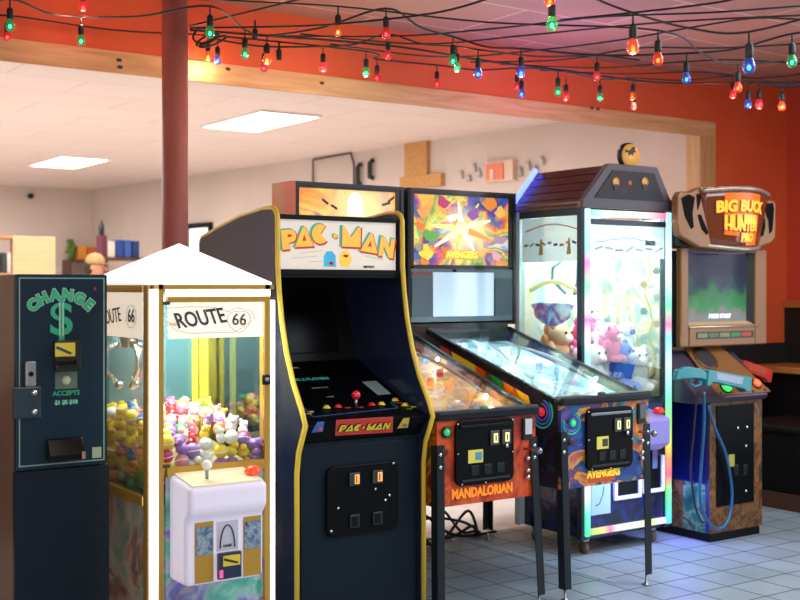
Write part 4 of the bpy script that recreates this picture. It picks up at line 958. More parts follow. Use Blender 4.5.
F2 = artmat('blue_gold_front_print', [(0, '#14204c'), (.3, '#2a4a9c'), (.45, '#1c3060'), (.55, '#e0a830'), (.68, '#c8502c'), (.8, '#2c8a94'), (1, '#181c3c')], 4.5, 2.2, .05, .3, seed=9)
S2 = artmat('dark_hero_side_print', [(0, '#0a0c14'), (.45, '#10142a'), (.6, '#2c1c50'), (.75, '#0c1018'), (1, '#1c3c5c')], 3, 1.5, 0, .3, vor=False, seed=2)
T2 = artmat('burst_translite', [(0, '#2a2c34'), (.2, '#2850a0'), (.32, '#6a3c90'), (.42, '#e87030'), (.5, '#f8b840'), (.58, '#58a050'), (.68, '#f0e050'), (.78, '#c04880'), (.9, '#3a9cb0'), (1, '#e8e0d0')], 5, .7, .42, .3, glow=(.0, 1.76, .22, '#fff0c0'), seed=6)
P2 = artmat('reflection_tinted_playfield', [(0, '#4a90a4'), (.35, '#90c8d4'), (.5, '#e4f4f8'), (.65, '#b4dce8'), (.8, '#84b4d0'), (1, '#f0f8fc')], 4, 1.2, .95, .3, seed=7)  # pale colours and glow stand in for the backbox reflected on the playfield
st2 = dict(flip='#f8f8f8', sling='#b8e4f0', bump='#d8f0ff', be=1.2, ramps=[(.1, .3, .4, .95, '#c8e4ec'), (.9, .25, .6, .9, '#d0e0e8'), (.3, .5, .8, .8, '#90b8c8')], seed=2, n=22, cols=['#c0f0ff', '#ffffff', '#80d0e0', '#a0c0ff', '#f0a0c0'],
           door=(at(586, 0, 4.03).x, at(632, 0, 4.03).x, at(608, 469, 4.03).z, at(608, 407, 4.03).z), btn=(.065, .825), ring='#1c5a6c', bcol='#20d070', psticker='#585c60', lcol='#f4d040', lz=at(605, 473, 4.03).z, lsize=.055, fbtn='#e03038', ldx=-.03, lsx=.8,
           lplate=(at(588, 0, 4.04).x, at(615, 0, 4.04).x, .535, .60))
m2, tr2, sp2 = pinball('pinball machine with a colourful burst on its backbox marked AVENGERS, its long glass lit icy blue', 3.685, 4.26, 4.04, .52, .945, 3.56, 4.31, 5.10, 5.36, 1.25, 1.99, F2, S2, mat('#0c0e12', .4, spec=.2), T2, P2, 'AVENGERS', [(3.70, 4.03), (4.265, 4.02), (3.68, 5.3), (4.27, 5.3)], st2)
m2['label'] = 'pinball machine with a colourful burst backbox and icy blue glass, marked AVENGERS'
random.seed(5)
pz = lambda u, v, d=0: at(u, v, 5.1135-d)
for k in range(9):
    a_ = k*2*PI/9+.3; c = pz(462, 228); r0, r1 = .05, random.uniform(.16, .24)
    d = Vector((math.cos(a_), 0, math.sin(a_)*.75)); n_ = Vector((-d.z, 0, d.x))
    col = ['#fff0c0', '#ffd070', '#fff8e8', '#f8a050', '#ffe890'][k % 5]
    q0, q1 = c+d*r0, c+d*r1
    MB().slab([q0-n_*.02, q0+n_*.02, q1+n_*.006, q1-n_*.006], (0, .0012, 0)).build('light_ray', mat(col, .4, emit=.4), tr2)
for (u, v, r_, c_) in ((460, 197, .03, '#f0d860'), (425, 212, .045, '#f0a050'), (430, 236, .05, '#60a848'), (426, 252, .045, '#f0d040'), (424, 262, .03, '#e88030'), (490, 202, .05, '#f08c30'), (500, 212, .035, '#f8c060'), (500, 240, .04, '#b890b0'), (496, 256, .035, '#e8a8b8'), (443, 202, .04, '#c0306c'), (452, 218, .035, '#f4f0f0'), (474, 214, .04, '#9860a8'), (420, 226, .03, '#f07830'), (412+8, 248, .025, '#8a9098'), (445, 250, .03, '#f07040')):
    c = pz(u, v, .0015); n_ = 9; ph = random.uniform(0, 6)
    MB().prism([(c.x+r_*(1+.35*math.sin(3*a+ph))*math.cos(a), c.z+r_*(.8+.3*math.cos(2*a+ph))*math.sin(a)) for a in [2*PI*k/n_ for k in range(n_)]], 'y', c.y-.001, c.y).build('colour_patch', mat(c_, .4, emit=.2), tr2)
c = pz(462, 255, .0045); MB().box(c.x-.115, c.x+.115, c.y, c.y+.001, c.z-.024, c.z+.024).build('title_plate', mat('#e89020', .4, emit=.5), tr2)
text('title_lettering', mat('#fff060', .4, emit=.7), tr2, 'AVENGERS', (c.x, c.y-.0015, c.z), .052, .001, bold=.0012, sx=.86)
# swirl emblems on the right pinball's side and front
def swirl(c, r, ax, par):
    for k, col in enumerate(('#2a9c84', '#2a6ab0', '#6a3ca8')):
        rr = r*(1-.24*k); pts = []
        for i in range(22):
            a = PI*.9+i/21*PI*1.45+k*.2
            d = (rr*math.cos(a), rr*math.sin(a))
            pts.append(Vector(c)+(Vector((0, -d[0], d[1])) if ax == 'x' else Vector((d[0], 0, d[1]))))
        MB().tube(pts, .0045, 6).build('swirl_mark', mat(col, .3, emit=.25), par)
swirl((3.682, 4.17, .87), .075, 'x', sp2); fr2 = [o for o in m2.children if o.name.startswith('front_panel')][0]
swirl((3.685+.065, 4.038, .825), .052, 'y', fr2)
# side graphic band of the right pinball: bright shapes on the cabinet side, under the rail
for (y0_, y1_, c_) in ((4.98, 4.9, '#c83018'), (4.88, 4.62, '#e8c020'), (4.68, 4.55, '#d03818'), (4.6, 4.46, '#1c8a3c'), (4.47, 4.36, '#e07818'), (4.38, 4.27, '#e8b020')):
    zl = lambda y: .905+(y-4.06)*(1.22-.905)/(5.1-4.06)
    MB().slab([(3.6845, y0_, zl(y0_)-.03), (3.6845, y1_, zl(y1_)-.03), (3.6845, y1_-.03, zl(y1_)-.105), (3.6845, y0_-.02, zl(y0_)-.095)], (-.0015, 0, 0)).build('side_flame', mat(c_, .35, emit=.12), sp2)
# playfield lamps of the two pinballs (their own lights under the glass)
for x_, e_, c_ in ((3.27, 2.2, (1, .8, .6)), (3.97, 4.5, (.8, .95, 1))):
    for k in range(4):
        yy = 4.92-k*.20
        l = bpy.data.lights.new('playfield_lamp', 'POINT'); l.shadow_soft_size = .008; l.energy = e_*(.5 if k == 0 else .7); l.color = c_
        o = bpy.data.objects.new('playfield_lamp', l); o.location = (x_+(.21 if k % 2 else -.21), yy, .955+(yy-4.1)*.25); COL.objects.link(o)

# ================================================================== RIGHT CRANE (roofed)
def crane_right():
    x0, x1, y0, y1 = 4.385, 5.065, 4.63, 5.20
    t = thing('crane_machine', 'tall brown roofed crane machine with rainbow light strips and plush toys inside', 'crane machine', ((x0+x1)/2, (y0+y1)/2, 0))
    LA = ledmat('led_rainbow_left', [(0, '#40e8a0'), (.08, '#60f0d0'), (.15, '#ffffff'), (.22, '#fff0ff'), (.27, '#ff60b0'), (.4, '#ffffff'), (.55, '#a0f0ff'), (.62, '#ffffff'), (.66, '#ff70c0'), (.69, '#ffffff'), (.76, '#90ffc0'), (.83, '#ff80d0'), (.87, '#a0f8ff'), (1, '#e0f4ff')], .08, 1.9, 1.15)
    RA = ledmat('led_rainbow_right', [(0, '#30d0f0'), (.06, '#40e0c0'), (.12, '#60f040'), (.17, '#ff4060'), (.22, '#ff9040'), (.27, '#f0f040'), (.33, '#a0ff60'), (.42, '#80ffd8'), (.52, '#d8ffff'), (.6, '#80f0ff'), (.64, '#ff70b0'), (.7, '#60ffc0'), (.8, '#f0ffff'), (1, '#b0f0ff')], .08, 1.9, 1.15)
    BA = ledmat('led_rainbow_bar', [(0, '#b0f060'), (.2, '#f8f080'), (.28, '#ff70a0'), (.35, '#fff0ff'), (.6, '#fffff0'), (.8, '#e8f880'), (.9, '#f0e8ff'), (1, '#ffffff')], -.32, .32, .95, 0)
    TA = ledmat('led_top_bar', [(0, '#50f0c0'), (.3, '#e0fff8'), (.6, '#ffffff'), (.8, '#ffb0c8'), (1, '#ff4060')], -.32, .32, 1.4, 0)
    NAVY = artmat('navy_jungle_print', [(0, '#060a18'), (.4, '#0c1638'), (.6, '#16246a'), (.75, '#3a1c70'), (.85, '#0c3c50'), (1, '#0a0e20')], 4, 2, 0, .25, seed=3)
    MB().box(x0+.04, x1-.04, y0+.03, y1-.02, .09, .80).build('base', NAVY, t)
    MB().box(x0+.05, x1-.05, y0+.012, y0+.0295, .115, .80).build('front_print', NAVY, t)
    for fx in (x0+.08, x1-.08):
        for fy in (y0+.08, y1-.1):
            c = MB().cyl((fx-.012, fy, .034), (fx+.012, fy, .034), .034, 18).build('caster', mat('#6a5844', .4), t)
            MB().box(fx-.02, fx+.02, fy-.02, fy+.02, .0685, .0895).build('caster_plate', STEEL, c)
    PX = mat('#303c48', .3, .4)
    for nm, a_, b_, m_ in (('led_strip', x0+.018, x0+.05, LA), ('led_strip', x1-.034, x1+.003, RA)):
        MB().box(a_, b_, y0-.006, y0+.012, .11, 1.885).build(nm, m_, t, bevel=.004)
    for px in (x0, x1-.04): MB().box(px, px+.04, y0+.0125, y0+.05, .09, 1.89).build('front_post', PX, t)
    for px in (x0, x1-.04): MB().box(px, px+.04, y1-.04, y1, .09, 1.89).build('back_post', mat('#b8c8cc', .4), t)
    MB().box(x0+.062, x1-.04, y0-.004, y0+.0115, .115, .15).build('led_bar', BA, t, bevel=.003)
    MB().box(x0+.062, x1-.04, y0-.004, y0+.0115, 1.845, 1.88).build('led_bar', TA, t, bevel=.003)
    MB().box(x0+.04, x1-.04, y0+.0005, y0+.03, 1.80, 1.83).build('door_rail', PX, t)
    MB().box(x0+.0405, x1-.0405, y0+.0125, y0+.03, .801, .84).build('door_rail', PX, t)
    MB().box(x0+.0, x0+.03, y0+.0505, y1-.0405, .80, .84).build('side_rail', PX, t)
    MB().box(x0+.0, x0+.03, y0+.0505, y1-.0405, 1.85, 1.89).build('side_rail', PX, t)
    MB().box(x0+.062, x1-.042, y0+.002, y0+.006, .841, 1.799).build('front_glass', GLASS, t)
    MB().box(x0+.008, x0+.012, y0+.051, y1-.041, .841, 1.849).build('side_glass', GLASS, t)
    MB().box(x1-.012, x1-.008, y0+.051, y1-.041, .841, 1.849).build('side_glass', GLASS, t)
    RP = artmat('vine_side_print', [(0, '#2c6450'), (.35, '#5c9478'), (.5, '#b8a868'), (.62, '#d8c8a0'), (.8, '#6a9a98'), (1, '#3a5c60')], 4, 2.5, .12, .3, seed=3)
    MB().box(x1-.0165, x1-.0135, y0+.055, y1-.045, .8205, 1.849).build('side_print', RP, t)
    INT = artmat('pale_jungle_interior', [(0, '#8ab8a0'), (.3, '#c8e4d8'), (.5, '#f0f6e8'), (.65, '#f4e8c0'), (.8, '#d8f0f0'), (1, '#a8d0d8')], 2.6, 1.5, .12, .25, vor=False, seed=4)  # slight glow put into the panel print to brighten the cabinet interior
    MB().box(x0+.0405, x1-.0405, y1-.035, y1-.025, .80, 1.88).build('back_panel', INT, t)
    MB().box(x0+.04, x1-.04, y0+.0505, y1-.041, .8005, .82).build('prize_floor', mat('#e8e4d8', .5), t)
    MB().box(x0+.05, x1-.05, y0+.055, y1-.045, 1.875, 1.885).build('ceiling_panel', WHITEP, t)
    SG = mat('#e4eef0', .3, emit=.6, ecol='#e4f4f8', name='frosted_header')
    fs = MB().box(x0+.065, x1-.045, y0+.0075, y0+.011, 1.62, 1.799).build('header_sign', SG, t)
    ss = MB().box(x0+.013, x0+.016, y0+.055, y1-.045, 1.60, 1.849).build('side_sign', SG, t)
    G1 = mat('#8fa8b0', .5); G2 = mat('#3c7c80', .5); G3 = mat('#c88a6c', .5); G4 = mat('#304a70', .5)
    # pale hill line, huts and small marks of the header print
    for k in range(7):
        a_ = x0+.09+k*.078; MB().bar((a_, y0+.0068, 1.665+.012*math.sin(k*1.7)), (a_+.06, y0+.0068, 1.672+.012*math.sin(k*2.3+1)), .001, .012).build('header_mark', [G1, G1, G2][k % 3], fs)
    p = at(650, 243, y0); MB().box(p.x-.03, p.x+.05, y0+.006, y0+.0072, p.z-.014, p.z+.014).build('dark_patch', G4, fs)
    MB().tube([(x0+.09+i*.03, y0+.0062, 1.70+.03*math.sin(i/17*PI)+.006*math.sin(i*2)) for i in range(18)], .0025, 5).build('hill_line', G1, fs)
    for k in range(9):
        yy = y0+.07+k*.05; MB().bar((x0+.0125, yy, 1.70+.008*math.sin(k*2)), (x0+.0125, yy+.032, 1.70+.01*math.cos(k*1.3)), .001, .014).build('side_mark', [G4, G1, G3][k % 3], ss)
    MB().tube([(x0+.0122, y0+.06+i*.025, 1.775+.035*math.sin(i/17*PI)) for i in range(18)], .004, 5).build('arch_line', G3, ss)
    for yy in (y0+.11, y0+.34): MB().slab([(x0+.0125, yy, 1.64), (x0+.0125, yy+.035, 1.64), (x0+.0125, yy+.02, 1.73), (x0+.0125, yy+.01, 1.73)], (-.0012, 0, 0)).build('figure_mark', mat('#b88a4c', .5), ss)
    # banner inside the left glass and gold vine on the right of the front glass
    bn = MB().tube([(x0+.02, y0+.08+i*.025, 1.44+.05*math.sin(i/15*PI)) for i in range(16)], .014, 6).build('banner_arch', mat('#e4e4a0', .5, emit=.3), t)
    MB().prism([(y0+.27+.17*math.cos(a)*(1+.08*math.sin(7*a)), 1.325+.065*math.sin(a)+.02*math.cos(2*a)) for a in [2*PI*k/28 for k in range(28)]], 'x', x0+.017, x0+.019).build('banner_print', artmat('violet_banner_print', [(0, '#f0e4a0'), (.3, '#8cc0e0'), (.45, '#5a6cc8'), (.58, '#8a48b8'), (.7, '#e07ab0'), (.85, '#9cd0e8'), (1, '#f4f0e0')], 9, 1, .3, .3, seed=12), bn)
    V = mat('#c8c060', .4, emit=.2)
    vn = MB().tube([(x0+.50+.025*math.sin(k*.9)+.03*(k > 9), y0+.008, 1.62-k*.035) for k in range(20)], .005, 6).build('vine_print', V, t)
    for k in range(7): MB().ball((x0+.50+.05*(-1)**k+.02, y0+.008, 1.55-k*.075), .03, (1, .06, .7), 10, 6).build('leaf_mark', mat(['#4a8a70', '#b89850', '#7aa890'][k % 3], .5), vn)
    # gantry and claw
    g = MB().box(x0+.05, x1-.05, 4.90, 4.93, 1.80, 1.83).build('gantry_rail', STEEL, t)
    kx, ky = 4.56, 4.9
    cw = MB().box(kx-.05, kx+.05, ky-.05, ky+.05, 1.745, 1.7995).cyl((kx, ky, 1.75), (kx, ky, 1.68), .008).cyl((kx, ky, 1.69), (kx, ky, 1.62), .04).build('claw', mat('#8ab4b8', .2, .8), t)
    for k in range(3):
        a_ = 2*PI*k/3; d = Vector((math.cos(a_), math.sin(a_), 0)); c = Vector((kx, ky, 0))
        MB().tube([c+d*.035+Vector((0,0,1.63)), c+d*.12+Vector((0,0,1.57)), c+d*.12+Vector((0,0,1.50)), c+d*.04+Vector((0,0,1.42))], .011, 8).build('prong', mat('#7aa8b0', .3, .5), cw)
    # roof: two slatted slopes and a front gable
    BR = mat('#0c0706', .6); BRE = mat('#7a5c54', .4)
    zb, zt = 1.895, 2.125; xa, xb = x0+.19, x1-.13
    rf = MB().add([(x0-.01, y0+.03, zb), (x1+.005, y0+.03, zb), (xb, y0+.03, zt), (xa, y0+.03, zt), (x0-.01, y1, zb), (x1+.005, y1, zb), (xb, y1, zt), (xa, y1, zt)], [(0, 1, 2, 3), (7, 6, 5, 4), (0, 3, 7, 4), (1, 5, 6, 2), (3, 2, 6, 7), (0, 4, 5, 1)]).build('roof', BR, t)
    for k in range(5):
        f = (k+.35)/5; a_ = x0-.012+(xa-x0+.01)*f; z_ = zb+(zt-zb)*f
        MB().prism([(a_-.026, z_-.010), (a_+.012, z_+.032), (a_+.03, z_+.03), (a_+.01, z_-.016)], 'y', y0+.035, y1-.0).build('roof_slat', mat('#30221e', .3), rf)
    MB().box(x0-.015, x0+.02, y0+.005, y1, 1.8905, 1.925).build('eave', mat('#6a4c40', .4), t, bevel=.004)
    # gable face
    G = mat('#4c4650', .45)
    y_ = y0-.01
    gb = MB().prism([(x0-.012, 1.8905), (x1+.01, 1.8905), (x1+.005, 1.93), (xb+.01, zt+.012), (xa-.01, zt+.012), (x0-.008, 1.93)], 'y', y_, y0+.029).build('gable_frame', G, t, bevel=.005)
    gp = MB().prism([(x0+.07, 1.945), (x1-.07, 1.945), (xb-.02, zt-.025), (xa+.02, zt-.025)], 'y', y_-.006, y_-.0005).build('gable_panel', artmat('gable_print', [(0, '#14181f'), (.5, '#182028'), (.8, '#2a1c1a'), (1, '#30383e')], 9, 1, 0, .6, coat=0), gb)
    for u in (616, 645):
        p = at(u, 182, y_-.008); MB().lathe([(.014, 0), (.028, 0), (.028, .004), (.014, .004)], (p.x, y_-.006, p.z), (0, -1, 0)).build('gold_ring', mat('#b88a4c', .35, .4), gp)
        MB().box(p.x-.016, p.x+.016, y_-.011, y_-.0065, p.z-.045, p.z-.012).build('dark_niche', mat('#2a1410', .4), gp)
    p = at(630, 183, y_-.008); MB().lathe([(.008, 0), (.016, 0), (.016, .003), (.008, .003)], (p.x, y_-.006, p.z), (0, -1, 0)).build('gold_ring', mat('#a0542c', .35), gp)
    # LED edge at the back end of the left slope
    EB = mat('#7090ff', .4, emit=6, ecol='#4058ff', name='blue_led')
    MB().tube([(x0-.03, y1-.004, zb+.03), (xa-.03, y1-.004, zt+.02)], .014, 8).build('led_edge', EB, t)
    MB().tube([(x0-.035, y1-.02, zb-.0), (x0-.035, y1-.02, zb+.05)], .008, 6).build('led_edge', EB, t)
    # round emblem on top
    p = at(627.5, 156, y0+.02)
    em = MB().cyl((p.x, y0+.005, p.z), (p.x, y0+.03, p.z), .073, 28).build('round_emblem_rim', mat('#181214', .4), t)
    MB().cyl((p.x+.004, y0-.004, p.z), (p.x+.004, y0+.0045, p.z), .066, 28).build('emblem_face', mat('#dca54c', .4, emit=.12), em)
    MB().prism([(p.x+a_*.05, p.z+.012+b_*.04) for a_, b_ in ((-.8,.5),(-.2,.35),(.2,.9),(.7,1),(.6,.5),(.9,.3),(.4,.1),(.3,-.3),(0,-.1),(-.4,-.35),(-.3,.05),(-.9,.1))], 'y', y0-.0065, y0-.0045).build('bird_mark', mat('#241410', .5), em)
    # lower front: card, prize door frames, console
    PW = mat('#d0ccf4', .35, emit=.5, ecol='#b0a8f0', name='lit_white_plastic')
    pc_ = [at(u, v, y0-.0) for u, v in ((592, 486), (611, 483), (611, 513), (592, 517))]
    cdp = MB().box(pc_[0].x, pc_[1].x, y0+.004, y0+.0115, pc_[2].z, pc_[1].z).build('instruction_card', mat('#a8c8dc', .4, emit=.12), t)
    MB().tube([(pc_[0].x+.03, y0+.003, pc_[2].z+.05), (pc_[0].x+.06, y0+.003, pc_[2].z+.06), (pc_[0].x+.085, y0+.003, pc_[2].z+.11), (pc_[0].x+.09, y0+.003, pc_[2].z+.15)], .003, 5).build('card_drawing', mat('#3c4c60', .5), cdp)
    for (u0, u1, v0, v1) in ((614.5, 641.5, 478, 501), (643.5, 664.5, 455, 494)):
        a_, b_ = at(u0, v1, y0), at(u1, v0, y0); w_ = .022
        fr = MB().box(a_.x, b_.x, y0-.004, y0+.0115, a_.z, a_.z+w_).build('prize_door_frame', PW, t, bevel=.004)
        MB().box(a_.x, a_.x+w_, y0-.004, y0+.0115, a_.z+w_, b_.z).build('prize_door_post', PW, fr); MB().box(b_.x-w_, b_.x, y0-.004, y0+.0115, a_.z+w_, b_.z).build('prize_door_post', PW, fr)
        MB().box(a_.x+w_, b_.x-w_, y0+.006, y0+.0115, a_.z+w_, b_.z).build('prize_flap', BLACKG, fr)
    p = at(655, 465, y0-.0); MB().box(p.x-.02, p.x+.02, y0-.002, y0+.0055, p.z-.02, p.z+.09).build('coin_unit', mat('#5a6088', .4), t, bevel=.003)
    yc = 4.44
    cx0, cx1 = at(626, 0, yc).x, at(671, 0, yc).x
    cs = MB().prism([(y0-.007, .79), (yc, .745), (yc, .60), (yc+.07, .565), (y0-.007, .565)], 'x', cx0, min(cx1, 4.9)).build('console', mat('#8c84cc', .35, emit=.15), t, bevel=.014, seg=3)
    p = at(659, 421, 4.5); MB().lathe([(.03, 0), (.032, .008), (.026, .024), (0, .032)], (p.x, 4.5, .768)).build('drop_button', mat('#e8281c', .25, emit=.5, coat=.5), cs)
    MB().cyl((p.x-.14, 4.5, .76), (p.x-.14, 4.5, .83), .007).ball((p.x-.14, 4.5, .84), .02).build('joystick', BLACK, cs)
    # lamp of the cabinet's own light
    l = bpy.data.lights.new('crane_lamp', 'AREA'); l.size = .5; l.energy = 17; l.color = (.9, 1, 1)
    o = bpy.data.objects.new('crane_lamp', l); o.location = ((x0+x1)/2, (y0+y1)/2, 1.865); COL.objects.link(o)
crane_right()
# added lamps for the violet and blue cast on ceiling, floor and neighbouring game
area('roof_violet_fill', (4.75, 5.1, 2.2), (PI, 0, 0), .5, .2, 8, (.4, .22, 1))
area('skirt_blue_fill', (5.12, 4.58, .35), (0, 0, 0), .04, .3, 2.5, (.2, .22, 1))
area('skirt_blue_fill_front', (4.72, 4.50, .5), (0, 0, 0), .5, .05, 3, (.35, .5, 1))
def plush(kind, x, y, z, col, col2, rz, s, label):
    t = thing('plush_toy', label, 'plush toy', (x, y, z), 'plush toys in the brown roofed crane machine')
    c = Vector((x, y, z)); M = mat(col, .85); M2 = mat(col2, .85)
    MB().ball(c, .075*s, (1, .85, 1.1)).build('body', M, t)
    MB().ball(c+Vector((0, -.015*s, .105*s)), .062*s, (1.05, .95, .92)).build('head', M, t)
    if kind == 'bear':
        for q in (-1, 1): MB().ball(c+Vector((q*.045*s, -.01*s, .155*s)), .022*s, (1, .6, 1), 10, 7).build('ear', M, t)
    else:
        for q in (-1, 1): MB().ball(c+Vector((q*.035*s, 0, .195*s)), .05*s, (.32, .22, 1), 10, 7).build('ear', M, t)
    MB().ball(c+Vector((0, -.065*s, .09*s)), .026*s, (1.2, .9, .85), 10, 7).build('muzzle', M2, t)
    for q in (-1, 1):
        MB().ball(c+Vector((q*.024*s, -.07*s, .12*s)), .007*s, seg=8, rings=5).build('eye', BLACK, t)
        MB().ball(c+Vector((q*.08*s, -.02*s, .03*s)), .035*s, (.7, .7, 1.4), 10, 7).build('arm', M, t)
        MB().ball(c+Vector((q*.045*s, -.055*s, -.065*s)), .036*s, (.8, 1.4, .8), 10, 7).build('leg', M, t)
    t.rotation_euler = (0, 0, rz)
for a_ in [('bear', 4.80, 4.775, .915, '#2b62c4', '#9cc0f0', .3, 1.0, 'blue plush bear against the glass at the middle of the brown roofed crane'),
           ('bear', 4.95, 4.79, .90, '#d8cfc8', '#f8f4ee', -.2, .9, 'pale grey plush bear in the right front corner of the brown roofed crane'),
           ('rabbit', 4.60, 4.79, .91, '#f2eeee', '#ffd0dc', .1, 1.0, 'white plush rabbit left of the blue plush bear'),
           ('bear', 4.47, 4.80, .91, '#e8b0c0', '#ffe8ee', .4, .9, 'pale pink plush bear in the left front corner of the brown roofed crane'),
           ('bear', 4.66, 4.92, 1.02, '#e05090', '#ffd0e0', 0, 1.1, 'deep pink plush bear behind the white plush rabbit'),
           ('rabbit', 4.86, 4.93, 1.02, '#f0e8dc', '#e8c8b0', -.3, 1.0, 'cream plush rabbit behind the blue plush bear'),
           ('bear', 4.48, 4.94, 1.02, '#f4c8a0', '#fff0e0', .2, 1.0, 'peach plush bear behind the pale pink one'),
           ('bear', 4.97, 5.05, 1.02, '#a88880', '#d8c0b0', .0, .9, 'brown grey plush bear at the back right of the roofed crane'),
           ('bear', 4.70, 4.74, 1.06, '#e86a9c', '#ffe0ea', .3, .7, 'small rose plush bear on top of the white plush rabbit'),
           ('rabbit', 4.93, 4.86, 1.08, '#e8ecf4', '#2b62c4', .2, .7, 'small white plush rabbit above the pale grey bear'),
           ('bear', 4.56, 5.07, 1.06, '#f0a868', '#fff0d0', .0, .9, 'large orange plush bear at the back of the roofed crane'),
           ('rabbit', 4.78, 5.05, 1.12, '#f4f0f0', '#d8e0f0', .2, 1.1, 'large white plush rabbit at the back of the roofed crane')]: plush(a_[0], a_[1], a_[2], a_[3]+.05, a_[4], a_[5], a_[6], a_[7]*1.12, a_[8])

# ================================================================== HUNTING GAME
def hunting_game():
    t = thing('shooting_game', 'hunting arcade game with a tan visor sign and tube screen beside the orange wall', 'arcade game', (5.46, 4.9, 0))
    TAN = mat('#85592f', .35, coat=.15); TAND = mat('#5c3c20', .4); GREY = mat('#5a5560', .4)
    PB = artmat('forest_camo_print', [(0, '#1c120c'), (.3, '#5c3c20'), (.5, '#8a5c30'), (.7, '#3c2c18'), (1, '#8a6034')], 7, 2, 0, .45, seed=5, coat=0)
    PBL = artmat('green_forest_print', [(0, '#123c30'), (.4, '#3c7858'), (.6, '#7aa078'), (.8, '#4c3828'), (1, '#1c5c50')], 6, 2, 0, .35, seed=6)
    x0, x1, yf, yb = 5.235, 5.69, 4.49, 5.3
    MB().box(x0+.01, x1-.01, yf+.01, yb, 0, .05).build('plinth', BLACK, t)
    MB().box(x0+.005, x1-.005, yf+.0065, yb, .051, .80).build('pedestal', mat('#0c1040', .3, coat=.4), t)
    MB().box(x0, x1, yf, yf+.006, .051, .80).build('front_print', PB, t)
    MB().box(x0, x0+.0045, yf+.0065, yf+.035, .051, .33).build('blue_lit_corner', mat('#0c2c6c', .3, coat=.4), t)  # blue painted in for light falling on the corner
    MB().box(x0, x0+.0045, yf+.0065, yf+.33, .3305, .80).build('side_print', mat('#101c78', .3, coat=.5), t)  # blue colour stands in for LED light cast on this side
    MB().box(x0, x0+.0045, yf+.0355, yf+.20, .051, .33).build('side_print', PBL, t)
    MB().box(x0, x0+.0045, yf+.2005, yb-.2, .051, .33).build('side_print', PB, t)
    a_, b_ = at(716, 520, yf), at(751, 408, yf)
    cd = MB().box(a_.x, b_.x+.02, yf-.008, yf-.0005, .20, .78).build('front_door', mat('#06070a', .4, spec=.15), t, bevel=.006)
    p = at(731, 458, yf-.01); MB().box(p.x-.02, p.x+.03, yf-.011, yf-.0085, p.z-.05, p.z+.02).build('price_sticker', mat('#a8a050', .4), cd)
    for u, v in ((746, 491), (747, 427), (738, 428), (746, 446)):
        p = at(u, v, yf-.012); MB().ball((p.x, yf-.01, p.z), .009).build('lock_stud', CHROME, cd)
    for k in range(2):
        p = at(736+k*9, 470, yf-.01); MB().box(p.x-.018, p.x+.018, yf-.014, yf-.0085, p.z-.03, p.z+.03).build('coin_slot', mat('#1c2024', .3), cd, bevel=.003)
    # console
    cs = MB().prism([(yf-.03, .80), (yf-.05, .83), (yf+.02, .90), (yf+.22, 1.085), (yf+.6, 1.085), (yf+.6, .80)], 'x', x0-.15, x1+.0).build('console', mat('#41364a', .35, coat=.2), t, bevel=.01)
    pl = MB().slab([(x0+.02, yf-.036, .838), (x1+.03, yf-.036, .838), (x1-.12, yf+.215, 1.10), (x0+.02, yf+.215, 1.10)], (0, -.008, .008)).build('console_plate', TAN, t, bevel=.004)
    sl = math.atan2(.262, .251)
    def onc(fx, f): return Vector((x0+.02+fx*(x1-x0-.02), yf-.036+.251*f, .838+.262*f))+Vector((0, -.0085, .0085))
    nrm = Vector((0, -math.sin(sl), math.cos(sl)))
    def disc(c, r, h, m_, nm, sx=1):
        b = MB(); b.lathe([(r, 0), (r, h*.6), (r*.8, h), (0, h)], (0, 0, 0), nrm, seg=22); b.v = [Vector((v.x*sx, v.y, v.z))+c for v in b.v]; return b.build(nm, m_, pl)
    disc(onc(.24, .74), .085, .006, TAND, 'speaker_ring', 1.0); disc(onc(.24, .74)+nrm*.006, .07, .003, mat('#2c2428', .7), 'speaker_grille', 1.0)
    disc(onc(.22, .12)+nrm*.001, .04, .004, BLACK, 'button_ring'); disc(onc(.22, .12)+nrm*.005, .03, .02, mat('#30e060', .2, emit=1.2), 'green_button')
    disc(onc(.5, .13)+nrm*.001, .04, .004, BLACK, 'button_ring')
    disc(onc(.86, .16)+nrm*.001, .036, .004, BLACK, 'button_ring'); disc(onc(.86, .16)+nrm*.005, .026, .02, mat('#f06838', .2, emit=.9), 'orange_button')
    for fx, f in ((.06, .03), (.96, .03), (.7, .02)): disc(onc(fx, f), .007, .004, BLACK, 'plate_screw')
    # monitor housing
    ym = 4.63; mx0, mx1, mz0, mz1 = at(680, 0, ym).x, at(765.5, 0, ym).x, 1.112, 1.69
    MB().box(mx0, mx1, ym+.03, yb+.05, mz0, mz1-.02).build('monitor_case', mat('#50525c', .14, .85), t, bevel=.004)
    ix0, ix1, iz0, iz1 = mx0+.085, mx1-.14, mz0+.145, mz1-.03
    f1 = MB().box(mx0-.002, ix0-.02, ym-.01, ym+.0295, mz0, mz1).build('screen_frame_side', TAN, t, bevel=.008)
    MB().box(ix1+.03, mx1+.002, ym-.01, ym+.0295, mz0, mz1).build('screen_frame_side', TAN, t, bevel=.008)
    fb = MB().box(ix0-.0195, ix1+.0295, ym-.012, ym+.0295, mz0, iz0-.02).build('screen_frame_bottom', TAN, t, bevel=.008)
    MB().box(ix0-.0195, ix1+.0295, ym-.006, ym+.0295, iz1+.005, mz1).build('screen_frame_top', TAND, t)
